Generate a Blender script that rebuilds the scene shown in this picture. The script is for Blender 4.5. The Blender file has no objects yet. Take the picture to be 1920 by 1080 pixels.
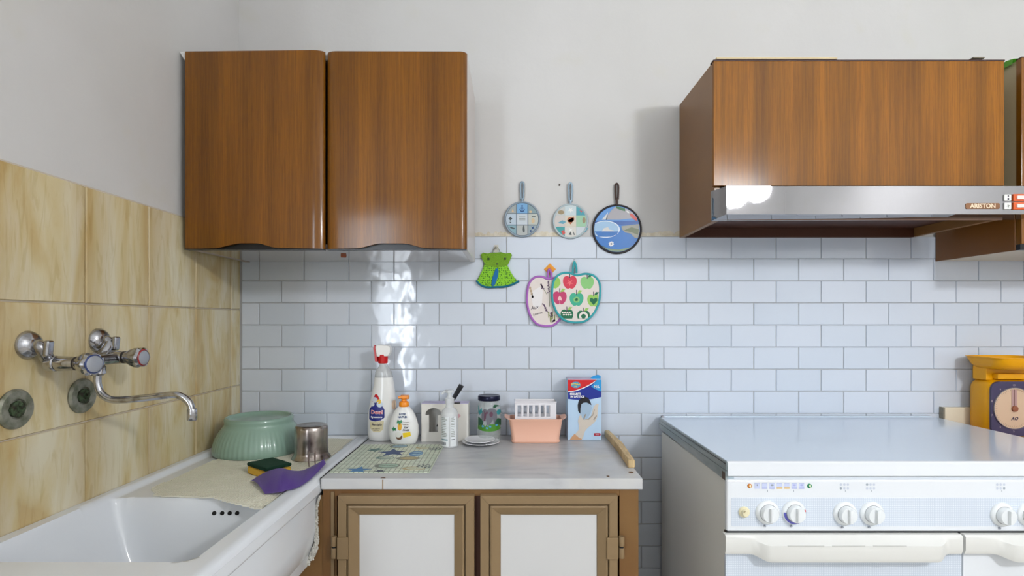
import bpy, bmesh, math, random
from math import pi, sin, cos, radians as R
from mathutils import Vector, Matrix
random.seed(7)
SC = bpy.context.scene
COL = SC.collection
# ------------------------------------------------------------ camera
F = 1022.0          # focal length in pixels of the 1920 wide frame
CZ = 1.246          # eye height
YB = 1.835          # back wall
XL = -0.919         # left wall
cam_d = bpy.data.cameras.new('camera')
cam_d.sensor_width = 36.0
cam_d.lens = 36.0 * F / 1920.0
cam_d.shift_y = 60.0 / 1920.0
cam_d.clip_start = 0.02
cam = bpy.data.objects.new('camera', cam_d)
cam.location = (0, 0, CZ)
cam.rotation_euler = (pi / 2, 0, 0)
COL.objects.link(cam)
SC.camera = cam
# ------------------------------------------------------------ world, lights, exposure
wd = bpy.data.worlds.new('world'); SC.world = wd; wd.use_nodes = True
wd.node_tree.nodes['Background'].inputs[0].default_value = (0.62, 0.74, 1.0, 1)
wd.node_tree.nodes['Background'].inputs[1].default_value = 1.0
SC.view_settings.view_transform = 'Standard'
SC.view_settings.look = 'None'
SC.view_settings.exposure = 0.36
SC.view_settings.gamma = 1.0
SC.view_settings.use_curve_mapping = False
SC.cycles.max_bounces = 8
SC.cycles.diffuse_bounces = 4
SC.cycles.glossy_bounces = 4
SC.cycles.transmission_bounces = 8
SC.cycles.transparent_max_bounces = 8
SC.cycles.sample_clamp_indirect = 4.0
SC.cycles.caustics_reflective = False
SC.cycles.caustics_refractive = False
DOOR_W = 30.0       # glazed door at rear left
GLOBE_E = (160.0, 70.0, 50.0)      # emission of the lamp globes

def area(name, loc, sx, sz, power, col):
    l = bpy.data.lights.new(name, 'AREA'); l.shape = 'RECTANGLE'
    l.size = sx; l.size_y = sz; l.energy = power; l.color = col
    o = bpy.data.objects.new(name, l); o.location = loc
    o.rotation_euler = (pi / 2, 0, 0)      # -Z of the light looks towards +Y
    COL.objects.link(o); return o
YR = -2.0           # rear wall
area('door_daylight', (-1.25, YR - 0.06, 1.45), 0.42, 2.1, DOOR_W * 0.5, (0.86, 0.93, 1.0))
area('door_daylight', (-1.425, YR - 0.05, 1.45), 0.05, 2.1, DOOR_W * 0.3, (0.86, 0.93, 1.0))
area('door_daylight', (-1.155, YR - 0.05, 1.45), 0.05, 2.1, DOOR_W * 0.3, (0.86, 0.93, 1.0))

# ------------------------------------------------------------ helpers
def X(px, Y): return (px - 960) * Y / F
def Z(py, Y): return CZ - (py - 600) * Y / F
def W(px, py, Y): return (X(px, Y), Y, Z(py, Y))
def lin(c):
    out = []
    for v in c[:3]:
        v = v / 255.0
        out.append(v / 12.92 if v <= 0.04045 else ((v + 0.055) / 1.055) ** 2.4)
    return tuple(out) + (1.0,)

_mats = {}
def M(name, col, rough=0.5, metal=0.0, coat=0.0, trans=0.0, ior=1.45, bump=None, var=None, emit=None, spec=0.5, sheen=0.0, alpha=1.0, sss=0.0):
    if name in _mats: return _mats[name]
    m = bpy.data.materials.new(name); m.use_nodes = True
    nt = m.node_tree; b = nt.nodes['Principled BSDF']
    b.inputs['Base Color'].default_value = lin(col)
    b.inputs['Roughness'].default_value = rough
    b.inputs['Metallic'].default_value = metal
    b.inputs['IOR'].default_value = ior
    b.inputs['Coat Weight'].default_value = coat
    b.inputs['Coat Roughness'].default_value = 0.06
    b.inputs['Transmission Weight'].default_value = trans
    b.inputs['Specular IOR Level'].default_value = spec
    b.inputs['Sheen Weight'].default_value = sheen
    b.inputs['Alpha'].default_value = alpha
    b.inputs['Subsurface Weight'].default_value = sss
    if sss: b.inputs['Subsurface Scale'].default_value = 0.01
    if emit:
        b.inputs['Emission Color'].default_value = lin(col)
        b.inputs['Emission Strength'].default_value = emit
    if bump or var:
        tc = nt.nodes.new('ShaderNodeTexCoord')
    if var:          # (scale xyz, second colour, contrast lo, hi)
        sc, c2, lo, hi = var
        mp = nt.nodes.new('ShaderNodeMapping'); mp.inputs['Scale'].default_value = sc
        nz = nt.nodes.new('ShaderNodeTexNoise'); nz.inputs['Scale'].default_value = 1; nz.inputs['Detail'].default_value = 5
        rp = nt.nodes.new('ShaderNodeValToRGB')
        rp.color_ramp.elements[0].position = lo; rp.color_ramp.elements[0].color = lin(col)
        rp.color_ramp.elements[1].position = hi; rp.color_ramp.elements[1].color = lin(c2)
        nt.links.new(tc.outputs['Object'], mp.inputs[0]); nt.links.new(mp.outputs[0], nz.inputs[0])
        nt.links.new(nz.outputs['Fac'], rp.inputs[0]); nt.links.new(rp.outputs[0], b.inputs['Base Color'])
    if bump:         # (scale, strength, distance)
        s, st, di = bump
        nz = nt.nodes.new('ShaderNodeTexNoise'); nz.inputs['Scale'].default_value = s; nz.inputs['Detail'].default_value = 4
        bp = nt.nodes.new('ShaderNodeBump'); bp.inputs['Strength'].default_value = st; bp.inputs['Distance'].default_value = di
        nt.links.new(tc.outputs['Object'], nz.inputs[0]); nt.links.new(nz.outputs['Fac'], bp.inputs['Height'])
        nt.links.new(bp.outputs[0], b.inputs['Normal'])
        if coat: nt.links.new(bp.outputs[0], b.inputs['Coat Normal'])
    _mats[name] = m
    return m

class MB:
    def __init__(s): s.bm = bmesh.new(); s.wn = False
    def _bev(s, geom_v, bev, seg):
        s.wn = True
        es = list({e for v in geom_v for e in v.link_edges})
        bmesh.ops.bevel(s.bm, geom=es, offset=bev, segments=seg, affect='EDGES', profile=0.5, clamp_overlap=True)
    def box(s, x0, x1, y0, y1, z0, z1, bev=0, seg=2):
        r = bmesh.ops.create_cube(s.bm, size=1)
        vs = r['verts']
        for v in vs:
            v.co = Vector(((x0 + x1) / 2 + v.co.x * (x1 - x0), (y0 + y1) / 2 + v.co.y * (y1 - y0), (z0 + z1) / 2 + v.co.z * (z1 - z0)))
        if bev: s._bev(vs, bev, seg)
        return s
    def prism(s, pts, a, b, plane='xz', bev=0, seg=2):
        def P(p, t):
            return {'xz': (p[0], t, p[1]), 'xy': (p[0], p[1], t), 'yz': (t, p[0], p[1])}[plane]
        A = [s.bm.verts.new(P(p, a)) for p in pts]; B = [s.bm.verts.new(P(p, b)) for p in pts]
        n = len(pts)
        fa = s.bm.faces.new(A); fb = s.bm.faces.new(B[::-1])
        for i in range(n): s.bm.faces.new((A[i], B[i], B[(i + 1) % n], A[(i + 1) % n]))
        if bev:
            es = list(fa.edges); s.wn = True
            bmesh.ops.bevel(s.bm, geom=es, offset=bev, segments=seg, affect='EDGES', profile=0.5, clamp_overlap=True)
        return s
    def quad(s, *ps):
        s.bm.faces.new([s.bm.verts.new(p) for p in ps]); return s
    def lathe(s, prof, c, axis='z', n=32, sx=1.0, sy=1.0, mod=None, sup=None):
        rings = []
        for (r, t) in prof:
            if r <= 1e-6:
                ring = [None]
                pts = [(0, 0, t)]
            else:
                pts = []
                for i in range(n):
                    a = 2 * pi * i / n
                    rr = r * (mod(a, t) if mod else 1)
                    ca, sa = cos(a), sin(a)
                    if sup:
                        k = (abs(ca) ** sup + abs(sa) ** sup) ** (-1 / sup); ca *= k; sa *= k
                    pts.append((rr * ca * sx, rr * sa * sy, t))
            out = []
            for p in pts:
                if axis == 'z': q = (c[0] + p[0], c[1] + p[1], c[2] + p[2])
                elif axis == 'y': q = (c[0] + p[0], c[1] + p[2], c[2] + p[1])
                else: q = (c[0] + p[2], c[1] + p[0], c[2] + p[1])
                out.append(s.bm.verts.new(q))
            rings.append(out)
        for A, B in zip(rings, rings[1:]):
            if len(A) == 1 and len(B) == 1: continue
            for i in range(n):
                j = (i + 1) % n
                if len(A) == 1: f = (A[0], B[j], B[i])
                elif len(B) == 1: f = (A[i], A[j], B[0])
                else: f = (A[i], A[j], B[j], B[i])
                s.bm.faces.new(f)
        return s
    def tube(s, path, r, n=10, closed=False, caps=True, flat=1.0):
        P = [Vector(p) for p in path]; m = len(P)
        rr = r if isinstance(r, (list, tuple)) else [r] * m
        T = []
        for i in range(m):
            if closed: t = P[(i + 1) % m] - P[i - 1]
            else: t = P[min(i + 1, m - 1)] - P[max(i - 1, 0)]
            T.append(t.normalized())
        up = Vector((0, 0, 1)) if abs(T[0].z) < 0.9 else Vector((1, 0, 0))
        u = T[0].cross(up).normalized(); rings = []
        for i in range(m):
            u = (u - T[i] * u.dot(T[i])).normalized(); v = T[i].cross(u)
            rings.append([s.bm.verts.new(P[i] + (u * cos(2 * pi * k / n) + v * sin(2 * pi * k / n) * flat) * rr[i]) for k in range(n)])
        for i in range(m if closed else m - 1):
            A, B = rings[i], rings[(i + 1) % m]
            for k in range(n):
                s.bm.faces.new((A[k], A[(k + 1) % n], B[(k + 1) % n], B[k]))
        if caps and not closed:
            s.bm.faces.new(rings[0][::-1]); s.bm.faces.new(rings[-1])
        return s
    def rot(s, ang, axis, about, vs=None):
        bmesh.ops.rotate(s.bm, cent=about, matrix=Matrix.Rotation(ang, 3, axis), verts=vs or s.bm.verts[:])
        return s
    def build(s, name, mat, parent=None, smooth=40, origin=None):
        bmesh.ops.recalc_face_normals(s.bm, faces=s.bm.faces[:])
        me = bpy.data.meshes.new(name)
        o = bpy.data.objects.new(name, me); COL.objects.link(o)
        if parent is not None:
            root = parent
            while root.parent: root = root.parent
            off = root.location.copy(); o.parent = parent
        else:
            off = Vector(origin) if origin else Vector((0, 0, 0))
            o.location = off
        bmesh.ops.translate(s.bm, vec=-off, verts=s.bm.verts[:])
        s.bm.to_mesh(me); s.bm.free()
        if mat: me.materials.append(mat)
        if smooth:
            for p in me.polygons: p.use_smooth = True
            me.set_sharp_from_angle(angle=R(smooth))
            if s.wn:
                w = o.modifiers.new('weighted_normals', 'WEIGHTED_NORMAL'); w.keep_sharp = True; w.weight = 90
        return o

def thing(name, label, cat, loc=(0, 0, 0), group=None):
    o = bpy.data.objects.new(name, None); COL.objects.link(o)
    o.empty_display_size = 0.02
    o.location = loc; o['label'] = label; o['category'] = cat
    if group: o['group'] = group
    return o
def tag(o, label, cat, group=None):
    o['label'] = label; o['category'] = cat
    if group: o['group'] = group
    return o
def lab(o, l): o['label'] = l; return o
def struct(o): o['kind'] = 'structure'; return o
def ell(cx, cy, rx, ry, n=24, a0=0, a1=2 * pi):
    full = abs(a1 - a0 - 2 * pi) < 1e-6
    k = n if full else n + 1
    return [(cx + rx * cos(a0 + (a1 - a0) * i / n), cy + ry * sin(a0 + (a1 - a0) * i / n)) for i in range(k)]
def rrect(x0, x1, z0, z1, r, n=5):
    out = []
    for (cx, cz, a) in ((x1 - r, z1 - r, 0), (x0 + r, z1 - r, pi / 2), (x0 + r, z0 + r, pi), (x1 - r, z0 + r, 1.5 * pi)):
        for i in range(n + 1):
            t = a + pi / 2 * i / n
            out.append((cx + r * cos(t), cz + r * sin(t)))
    return out
def catmull(pts, k=6, closed=False):
    P = [Vector(p) for p in pts]; n = len(P); out = []
    for i in range(n if closed else n - 1):
        p0 = P[(i - 1) % n] if closed or i > 0 else P[0]
        p1 = P[i]; p2 = P[(i + 1) % n]
        p3 = P[(i + 2) % n] if closed or i + 2 < n else P[-1]
        for j in range(k):
            t = j / k
            out.append(0.5 * ((2 * p1) + (p2 - p0) * t + (2 * p0 - 5 * p1 + 4 * p2 - p3) * t * t + (3 * p1 - p0 - 3 * p2 + p3) * t ** 3))
    if not closed: out.append(P[-1])
    return [tuple(q) for q in out]
def clip(poly, x0, x1, z0, z1):
    def half(P, f, inter):
        out = []
        for i in range(len(P)):
            a, b = P[i - 1], P[i]
            fa, fb = f(a), f(b)
            if fb >= 0:
                if fa < 0: out.append(inter(a, b, fa, fb))
                out.append(b)
            elif fa >= 0: out.append(inter(a, b, fa, fb))
        return out
    it = lambda a, b, fa, fb: (a[0] + (b[0] - a[0]) * fa / (fa - fb), a[1] + (b[1] - a[1]) * fa / (fa - fb))
    for f in (lambda p: p[0] - x0, lambda p: x1 - p[0], lambda p: p[1] - z0, lambda p: z1 - p[1]):
        if poly: poly = half(poly, f, it)
    return poly
def decal(name, pts, y, mat, parent, surf=None, sub=2, label=None):
    """flat print: polygon given in world (x, z), at depth y or laid on surf(x, z)"""
    bm = bmesh.new()
    vs = [bm.verts.new((p[0], 0, p[1])) for p in pts]
    bm.faces.new(vs)
    if surf:
        bmesh.ops.triangulate(bm, faces=bm.faces[:])
        for _ in range(sub): bmesh.ops.subdivide_edges(bm, edges=bm.edges[:], cuts=1, use_grid_fill=True)
    for v in bm.verts: v.co.y = surf(v.co.x, v.co.z) if surf else y
    mb = MB(); mb.bm.free(); mb.bm = bm
    o = mb.build(name, mat, parent, smooth=0)
    # face the room
    me = o.data
    if me.polygons and sum(p.normal.y * p.area for p in me.polygons) > 0: me.flip_normals()
    if label: o['label'] = label
    return o
def decals(name, polys, y, mat, parent, surf=None, sub=1):
    bm = bmesh.new()
    for pts in polys:
        if len(pts) >= 3: bm.faces.new([bm.verts.new((p[0], 0, p[1])) for p in pts])
    if surf:
        bmesh.ops.triangulate(bm, faces=bm.faces[:])
        for _ in range(sub): bmesh.ops.subdivide_edges(bm, edges=bm.edges[:], cuts=1, use_grid_fill=True)
    for v in bm.verts: v.co.y = surf(v.co.x, v.co.z) if surf else y
    mb = MB(); mb.bm.free(); mb.bm = bm
    o = mb.build(name, mat, parent, smooth=0)
    if len(polys) > 1: o['kind'] = 'stuff'
    return o
def pxs(pts, Y): return [(X(a, Y), Z(b, Y)) for a, b in pts]
def text(s, size, cx, cz, y, mat, parent, name='lettering', surf=None, rot=0, xs=1.0, bold=0.0, plane='xz', ext=0.0, shear=0.0):
    cu = bpy.data.curves.new('t', 'FONT'); cu.body = s; cu.size = size; cu.align_x = 'CENTER'; cu.align_y = 'CENTER'
    cu.offset = bold; cu.resolution_u = 2; cu.extrude = ext; cu.shear = shear
    t = bpy.data.objects.new('t', cu); COL.objects.link(t)
    dg = bpy.context.evaluated_depsgraph_get()
    me = bpy.data.meshes.new_from_object(t.evaluated_get(dg))
    bpy.data.objects.remove(t); bpy.data.curves.remove(cu)
    mb = MB(); mb.bm.from_mesh(me); bpy.data.meshes.remove(me)
    if rot: bmesh.ops.rotate(mb.bm, cent=(0, 0, 0), matrix=Matrix.Rotation(rot, 3, 'Z'), verts=mb.bm.verts[:])
    for v in mb.bm.verts:
        x, zz, e = v.co.x * xs + cx, v.co.y + cz, v.co.z
        v.co = (x, (surf(x, zz) if surf else y) - e, zz)
    bmesh.ops.recalc_face_normals(mb.bm, faces=mb.bm.faces[:])
    return mb.build(name, mat, parent, smooth=0)

# ------------------------------------------------------------ special materials
def wood(name, c1, c2, c3=0, rough=0.3, seed=0.0, coat=0.5):
    m = bpy.data.materials.new(name); m.use_nodes = True; nt = m.node_tree; b = nt.nodes['Principled BSDF']
    tc = nt.nodes.new('ShaderNodeTexCoord')
    def nz(sx, sy, sz, det, off):
        mp = nt.nodes.new('ShaderNodeMapping'); mp.inputs['Scale'].default_value = (sx, sy, sz); mp.inputs['Location'].default_value = (off + seed, off, seed)
        n = nt.nodes.new('ShaderNodeTexNoise'); n.inputs['Scale'].default_value = 1; n.inputs['Detail'].default_value = det
        nt.links.new(tc.outputs['Object'], mp.inputs[0]); nt.links.new(mp.outputs[0], n.inputs[0]); return n
    broad = nz(16, 2, 0.5, 3, 3.1); fine = nz(260, 20, 5, 4, 7.7); pore = nz(700, 50, 28, 2, 1.3)
    r1 = nt.nodes.new('ShaderNodeValToRGB'); e = r1.color_ramp.elements
    e[0].position = 0.34; e[0].color = lin(c1); e[1].position = 0.66; e[1].color = lin(c2)
    r2 = nt.nodes.new('ShaderNodeValToRGB'); e = r2.color_ramp.elements
    e[0].position = 0.38; e[0].color = (0.74, 0.70, 0.66, 1); e[1].position = 0.62; e[1].color = (1.1, 1.08, 1.04, 1)
    r3 = nt.nodes.new('ShaderNodeValToRGB'); e = r3.color_ramp.elements
    e[0].position = 0.36; e[0].color = (0.72, 0.68, 0.64, 1); e[1].position = 0.5; e[1].color = (1, 1, 1, 1)
    nt.links.new(broad.outputs[0], r1.inputs[0]); nt.links.new(fine.outputs[0], r2.inputs[0]); nt.links.new(pore.outputs[0], r3.inputs[0])
    def mul(a, bb, f=1.0):
        k = nt.nodes.new('ShaderNodeMix'); k.data_type = 'RGBA'; k.blend_type = 'MULTIPLY'; k.inputs[0].default_value = f
        nt.links.new(a, k.inputs[6]); nt.links.new(bb, k.inputs[7]); return k.outputs[2]
    out = mul(mul(r1.outputs[0], r2.outputs[0], 0.75), r3.outputs[0], 0.5)
    nt.links.new(out, b.inputs['Base Color'])
    b.inputs['Roughness'].default_value = rough; b.inputs['Coat Weight'].default_value = coat; b.inputs['Coat Roughness'].default_value = 0.16; b.inputs['Specular IOR Level'].default_value = 0.18
    _mats[name] = m
    return m
TEAK = wood('teak_laminate', (104, 63, 3), (130, 81, 8), 0, 0.42, coat=0.55)
TEAK_LIT = wood('teak_laminate_lit', (106, 66, 4), (142, 89, 8), 0, 0.5, seed=4.2, coat=0.22)  # same teak as the doors, stronger light on the hood painted in
BROWN = M('brown_lacquer', (122, 84, 44), 0.45, coat=0.1, var=((3, 3, 8), (134, 94, 50), 0.3, 0.7))
DBROWN = M('dark_brown_inside', (66, 30, 12), 0.5)
WHITELAM = M('cream_laminate', (186, 174, 164), 0.22, coat=0.35)
CHROME = M('chrome', (182, 183, 188), 0.13, 1.0, var=((60, 60, 60), (120, 116, 112), 0.5, 0.72))
STEEL = M('polished_steel', (186, 186, 190), 0.10, 1.0)
BLACK = M('black_plastic', (14, 14, 20), 0.3)
PLASTER_C = (214, 210, 206)

def plaster_mat(name, c, c2, stain):
    m = bpy.data.materials.new(name); m.use_nodes = True; nt = m.node_tree; b = nt.nodes['Principled BSDF']
    tc = nt.nodes.new('ShaderNodeTexCoord')
    n1 = nt.nodes.new('ShaderNodeTexNoise'); n1.inputs['Scale'].default_value = 1.7; n1.inputs['Detail'].default_value = 4
    n2 = nt.nodes.new('ShaderNodeTexNoise'); n2.inputs['Scale'].default_value = 5.5; n2.inputs['Detail'].default_value = 6
    n3 = nt.nodes.new('ShaderNodeTexNoise'); n3.inputs['Scale'].default_value = 26; n3.inputs['Detail'].default_value = 5
    for n in (n1, n2, n3): nt.links.new(tc.outputs['Object'], n.inputs[0])
    r = nt.nodes.new('ShaderNodeValToRGB'); e = r.color_ramp.elements
    e[0].position = 0.35; e[0].color = lin(c); e[1].position = 0.7; e[1].color = lin(c2)
    nt.links.new(n1.outputs[0], r.inputs[0])
    r2 = nt.nodes.new('ShaderNodeValToRGB'); e = r2.color_ramp.elements
    e[0].position = 0.60; e[0].color = (0, 0, 0, 1); e[1].position = 0.78; e[1].color = (0.5, 0.5, 0.5, 1)
    nt.links.new(n2.outputs[0], r2.inputs[0])
    mx = nt.nodes.new('ShaderNodeMix'); mx.data_type = 'RGBA'
    nt.links.new(r2.outputs[0], mx.inputs[0]); nt.links.new(r.outputs[0], mx.inputs[6]); mx.inputs[7].default_value = lin(stain)
    nt.links.new(mx.outputs[2], b.inputs['Base Color'])
    bp = nt.nodes.new('ShaderNodeBump'); bp.inputs['Strength'].default_value = 0.25; bp.inputs['Distance'].default_value = 0.004
    nt.links.new(n3.outputs[0], bp.inputs['Height']); nt.links.new(bp.outputs[0], b.inputs['Normal'])
    b.inputs['Roughness'].default_value = 0.75
    return m
PLASTER = plaster_mat('wall_plaster', (198, 197, 195), (206, 205, 204), (199, 196, 180))

def tile_white():
    m = bpy.data.materials.new('white_tile_glaze'); m.use_nodes = True; nt = m.node_tree; b = nt.nodes['Principled BSDF']
    oi = nt.nodes.new('ShaderNodeObjectInfo'); r = nt.nodes.new('ShaderNodeValToRGB'); e = r.color_ramp.elements
    e[0].color = lin((199, 208, 220)); e[1].color = lin((206, 213, 224))
    nt.links.new(oi.outputs['Random'], r.inputs[0]); nt.links.new(r.outputs[0], b.inputs['Base Color'])
    g = nt.nodes.new('ShaderNodeNewGeometry')
    n = nt.nodes.new('ShaderNodeTexNoise'); n.inputs['Scale'].default_value = 17; n.inputs['Detail'].default_value = 1.5
    bp = nt.nodes.new('ShaderNodeBump'); bp.inputs['Strength'].default_value = 0.45; bp.inputs['Distance'].default_value = 0.003
    nt.links.new(g.outputs['Position'], n.inputs[0]); nt.links.new(n.outputs[0], bp.inputs['Height']); nt.links.new(bp.outputs[0], b.inputs['Normal'])
    b.inputs['Roughness'].default_value = 0.09
    return m
TILEW = tile_white()
PLASTER2 = plaster_mat('room_plaster', (222, 222, 221), (228, 228, 227), (220, 219, 212))
def tile_beige():
    m = bpy.data.materials.new('beige_marbled_tile'); m.use_nodes = True; nt = m.node_tree; b = nt.nodes['Principled BSDF']
    tc = nt.nodes.new('ShaderNodeTexCoord'); oi = nt.nodes.new('ShaderNodeObjectInfo')
    cb = nt.nodes.new('ShaderNodeCombineXYZ')
    ml = nt.nodes.new('ShaderNodeMath'); ml.operation = 'MULTIPLY'; ml.inputs[1].default_value = 37.0
    nt.links.new(oi.outputs['Random'], ml.inputs[0])
    for k in range(3): nt.links.new(ml.outputs[0], cb.inputs[k])
    ad = nt.nodes.new('ShaderNodeVectorMath'); ad.operation = 'ADD'
    nt.links.new(tc.outputs['Object'], ad.inputs[0]); nt.links.new(cb.outputs[0], ad.inputs[1])
    def nz(sc, det, dist=0.0):
        mp = nt.nodes.new('ShaderNodeMapping'); mp.inputs['Scale'].default_value = sc
        n = nt.nodes.new('ShaderNodeTexNoise'); n.inputs['Scale'].default_value = 1; n.inputs['Detail'].default_value = det; n.inputs['Distortion'].default_value = dist
        nt.links.new(ad.outputs[0], mp.inputs[0]); nt.links.new(mp.outputs[0], n.inputs[0]); return n
    a = nz((5, 11, 3.4), 5, 1.1); v = nz((9, 45, 6.5), 5, 1.8)
    r = nt.nodes.new('ShaderNodeValToRGB'); e = r.color_ramp.elements
    e[0].position = 0.30; e[0].color = lin((196, 172, 122)); e[1].position = 0.62; e[1].color = lin((216, 208, 182))
    e2 = e.new(0.46); e2.color = lin((208, 194, 154))
    nt.links.new(a.outputs[0], r.inputs[0])
    # golden border towards the tile's vertical edges (printed in the glaze)
    sp = nt.nodes.new('ShaderNodeSeparateXYZ'); nt.links.new(tc.outputs['Object'], sp.inputs[0])
    ab = nt.nodes.new('ShaderNodeMath'); ab.operation = 'MULTIPLY_ADD'; ab.inputs[1].default_value = 5.0; ab.inputs[2].default_value = 0.5
    nt.links.new(sp.outputs['Y'], ab.inputs[0])        # 0 .. 1 across the tile
    er = nt.nodes.new('ShaderNodeValToRGB'); e = er.color_ramp.elements
    e[0].position = 0.0; e[0].color = (0.5, 0.5, 0.5, 1); e[1].position = 1.0; e[1].color = (0.5, 0.5, 0.5, 1)
    q = e.new(0.14); q.color = (0.30, 0.30, 0.30, 1); q = e.new(0.45); q.color = (0, 0, 0, 1); q = e.new(0.8); q.color = (0.06, 0.06, 0.06, 1)
    nt.links.new(ab.outputs[0], er.inputs[0])
    mx = nt.nodes.new('ShaderNodeMix'); mx.data_type = 'RGBA'
    nt.links.new(er.outputs[0], mx.inputs[0]); nt.links.new(r.outputs[0], mx.inputs[6]); mx.inputs[7].default_value = lin((168, 138, 80))
    vr = nt.nodes.new('ShaderNodeValToRGB'); e = vr.color_ramp.elements
    e[0].position = 0.36; e[0].color = (0.80, 0.74, 0.60, 1); e[1].position = 0.47; e[1].color = (1, 1, 1, 1)
    nt.links.new(v.outputs[0], vr.inputs[0])
    mu = nt.nodes.new('ShaderNodeMix'); mu.data_type = 'RGBA'; mu.blend_type = 'MULTIPLY'; mu.inputs[0].default_value = 0.5
    nt.links.new(mx.outputs[2], mu.inputs[6]); nt.links.new(vr.outputs[0], mu.inputs[7])
    nt.links.new(mu.outputs[2], b.inputs['Base Color'])
    bp = nt.nodes.new('ShaderNodeBump'); bp.inputs['Strength'].default_value = 0.2; bp.inputs['Distance'].default_value = 0.003
    nt.links.new(a.outputs[0], bp.inputs['Height']); nt.links.new(bp.outputs[0], b.inputs['Normal'])
    b.inputs['Roughness'].default_value = 0.16
    return m
TILEB = tile_beige()
GROUT = M('grout_grey', (188, 188, 188), 0.9)
GROUTB = M('grout_beige', (196, 186, 170), 0.9)

# ------------------------------------------------------------ room shell
XR = 2.45; ZC = 2.95; XW = -1.9; YK = -0.05
wb = struct(MB().box(XL - 0.1, XR + 0.1, YB, YB + 0.1, 0, ZC).build('wall_back', PLASTER, smooth=0))
wl = struct(MB().box(XL - 0.1, XL, YK, YB, 0, ZC).build('wall_left', PLASTER, smooth=0))
struct(MB().box(XW - 0.1, XL - 0.1, YK, YK + 0.1, 0, ZC).build('wall_return', PLASTER2, smooth=0))
struct(MB().box(XW - 0.1, XW, YR, YK, 0, ZC).build('wall_side', PLASTER2, smooth=0))
struct(MB().box(XR, XR + 0.1, YR, YB, 0, ZC).build('wall_right', PLASTER2, smooth=0))
rw = MB()   # rear wall with the opening of a glazed door
for (a, b, c, d) in ((XW - 0.1, -1.47, 0, ZC), (-1.03, XR + 0.1, 0, ZC), (-1.47, -1.03, 2.5, ZC), (-1.47, -1.03, 0, 0.1)):
    rw.box(a, b, YR - 0.1, YR, c, d)
struct(rw.build('wall_rear', PLASTER2, smooth=0))
struct(MB().box(XW - 0.1, XR + 0.1, YR - 0.1, YB + 0.1, ZC, ZC + 0.1).build('ceiling', M('ceiling_paint', (224, 223, 220), 0.8), smooth=0))
struct(MB().box(XW - 0.1, XR + 0.1, YR - 0.1, YB + 0.1, -0.1, 0).build('floor', M('terrazzo', (196, 190, 180), 0.3, var=((60, 60, 60), (150, 142, 132), 0.45, 0.6)), smooth=0))
wf = M('window_frame_paint', (225, 225, 222), 0.4)
dn = MB()
for (a, b, c, d) in ((-1.47, -1.43, 0.1, 2.5), (-1.07, -1.03, 0.1, 2.5), (-1.26, -1.24, 0.1, 2.5), (-1.47, -1.03, 0.1, 0.5), (-1.47, -1.03, 2.44, 2.5)):
    dn.box(a, b, YR - 0.04, YR - 0.005, c, d)
struct(dn.build('door_1', wf, smooth=0))

# grout beds (thin slabs standing just off the plaster)
HT = 0.0741        # white tile pitch in height
WT = 0.1508        # white tile pitch in width
ztop = Z(444.3, YB)
struct(MB().box(XL + 0.001, XR - 0.001, YB - 0.004, YB - 0.0002, 0.001, ztop + 0.001).build('grout_bed', GROUT, wb, smooth=0))
def tile_mesh(name, w, h, t, bev, mat, axis, pillow=0.0):
    """tile centred on its origin; axis 'y' faces -Y, axis 'x' faces +X"""
    vs = []; 
    for (iw, d) in ((0, 0), (0, t * 0.55), (bev, t)):
        for sx, sz in ((-1, -1), (1, -1), (1, 1), (-1, 1)):
            u = sx * (w / 2 - iw); v = sz * (h / 2 - iw)
            vs.append((u, -d, v) if axis == 'y' else (d, u, v))
    fs = []
    for k in (0, 4):
        for i in range(4):
            j = (i + 1) % 4; fs.append((k + i, k + j, k + 4 + j, k + 4 + i))
    fs.append((8, 9, 10, 11))
    me = bpy.data.meshes.new(name); me.from_pydata(vs, [], fs); me.materials.append(mat)
    if axis == 'x': me.flip_normals()
    me.update(); return me
_cache = {}
def put_tile(parent, axis, a0, a1, z0, z1, base, mat, t, gap, bev, tilt):
    w = a1 - a0 - gap; h = z1 - z0 - gap
    if w < 0.008 or h < 0.008: return
    key = (axis, round(w, 4), round(h, 4))
    if key not in _cache: _cache[key] = tile_mesh('tile', w, h, t, bev, mat, axis)
    o = bpy.data.objects.new('tile', _cache[key]); COL.objects.link(o); o.parent = parent
    c = (a0 + a1) / 2; zc = (z0 + z1) / 2
    o.location = (c, base, zc) if axis == 'y' else (base, c, zc)
    r1, r2 = random.uniform(-tilt, tilt), random.uniform(-tilt, tilt)
    o.rotation_euler = (R(r1), 0, R(r2)) if axis == 'y' else (0, R(r1), R(r2))
# white brick tiles on the back wall
x_row3 = X(1201.5, YB)
k = 0; z1 = ztop
while z1 > 0.05:
    z0 = z1 - HT
    full = k < 10
    off = x_row3 + (0 if k % 2 == 0 else -0.5 * WT)
    n0 = -14; x = off + n0 * WT
    while x < 1.75:
        a0, a1 = max(x, XL + 0.012), min(x + WT, 1.75)
        if a1 > XL + 0.03 and (full or (0.15 < a1 and a0 < 0.62)):
            put_tile(wb, 'y', a0, a1, max(z0, 0.002), z1, YB - 0.0035, TILEW, 0.004, 0.0020, 0.0012, 0.22)
        x += WT
    z1 = z0; k += 1
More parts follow.
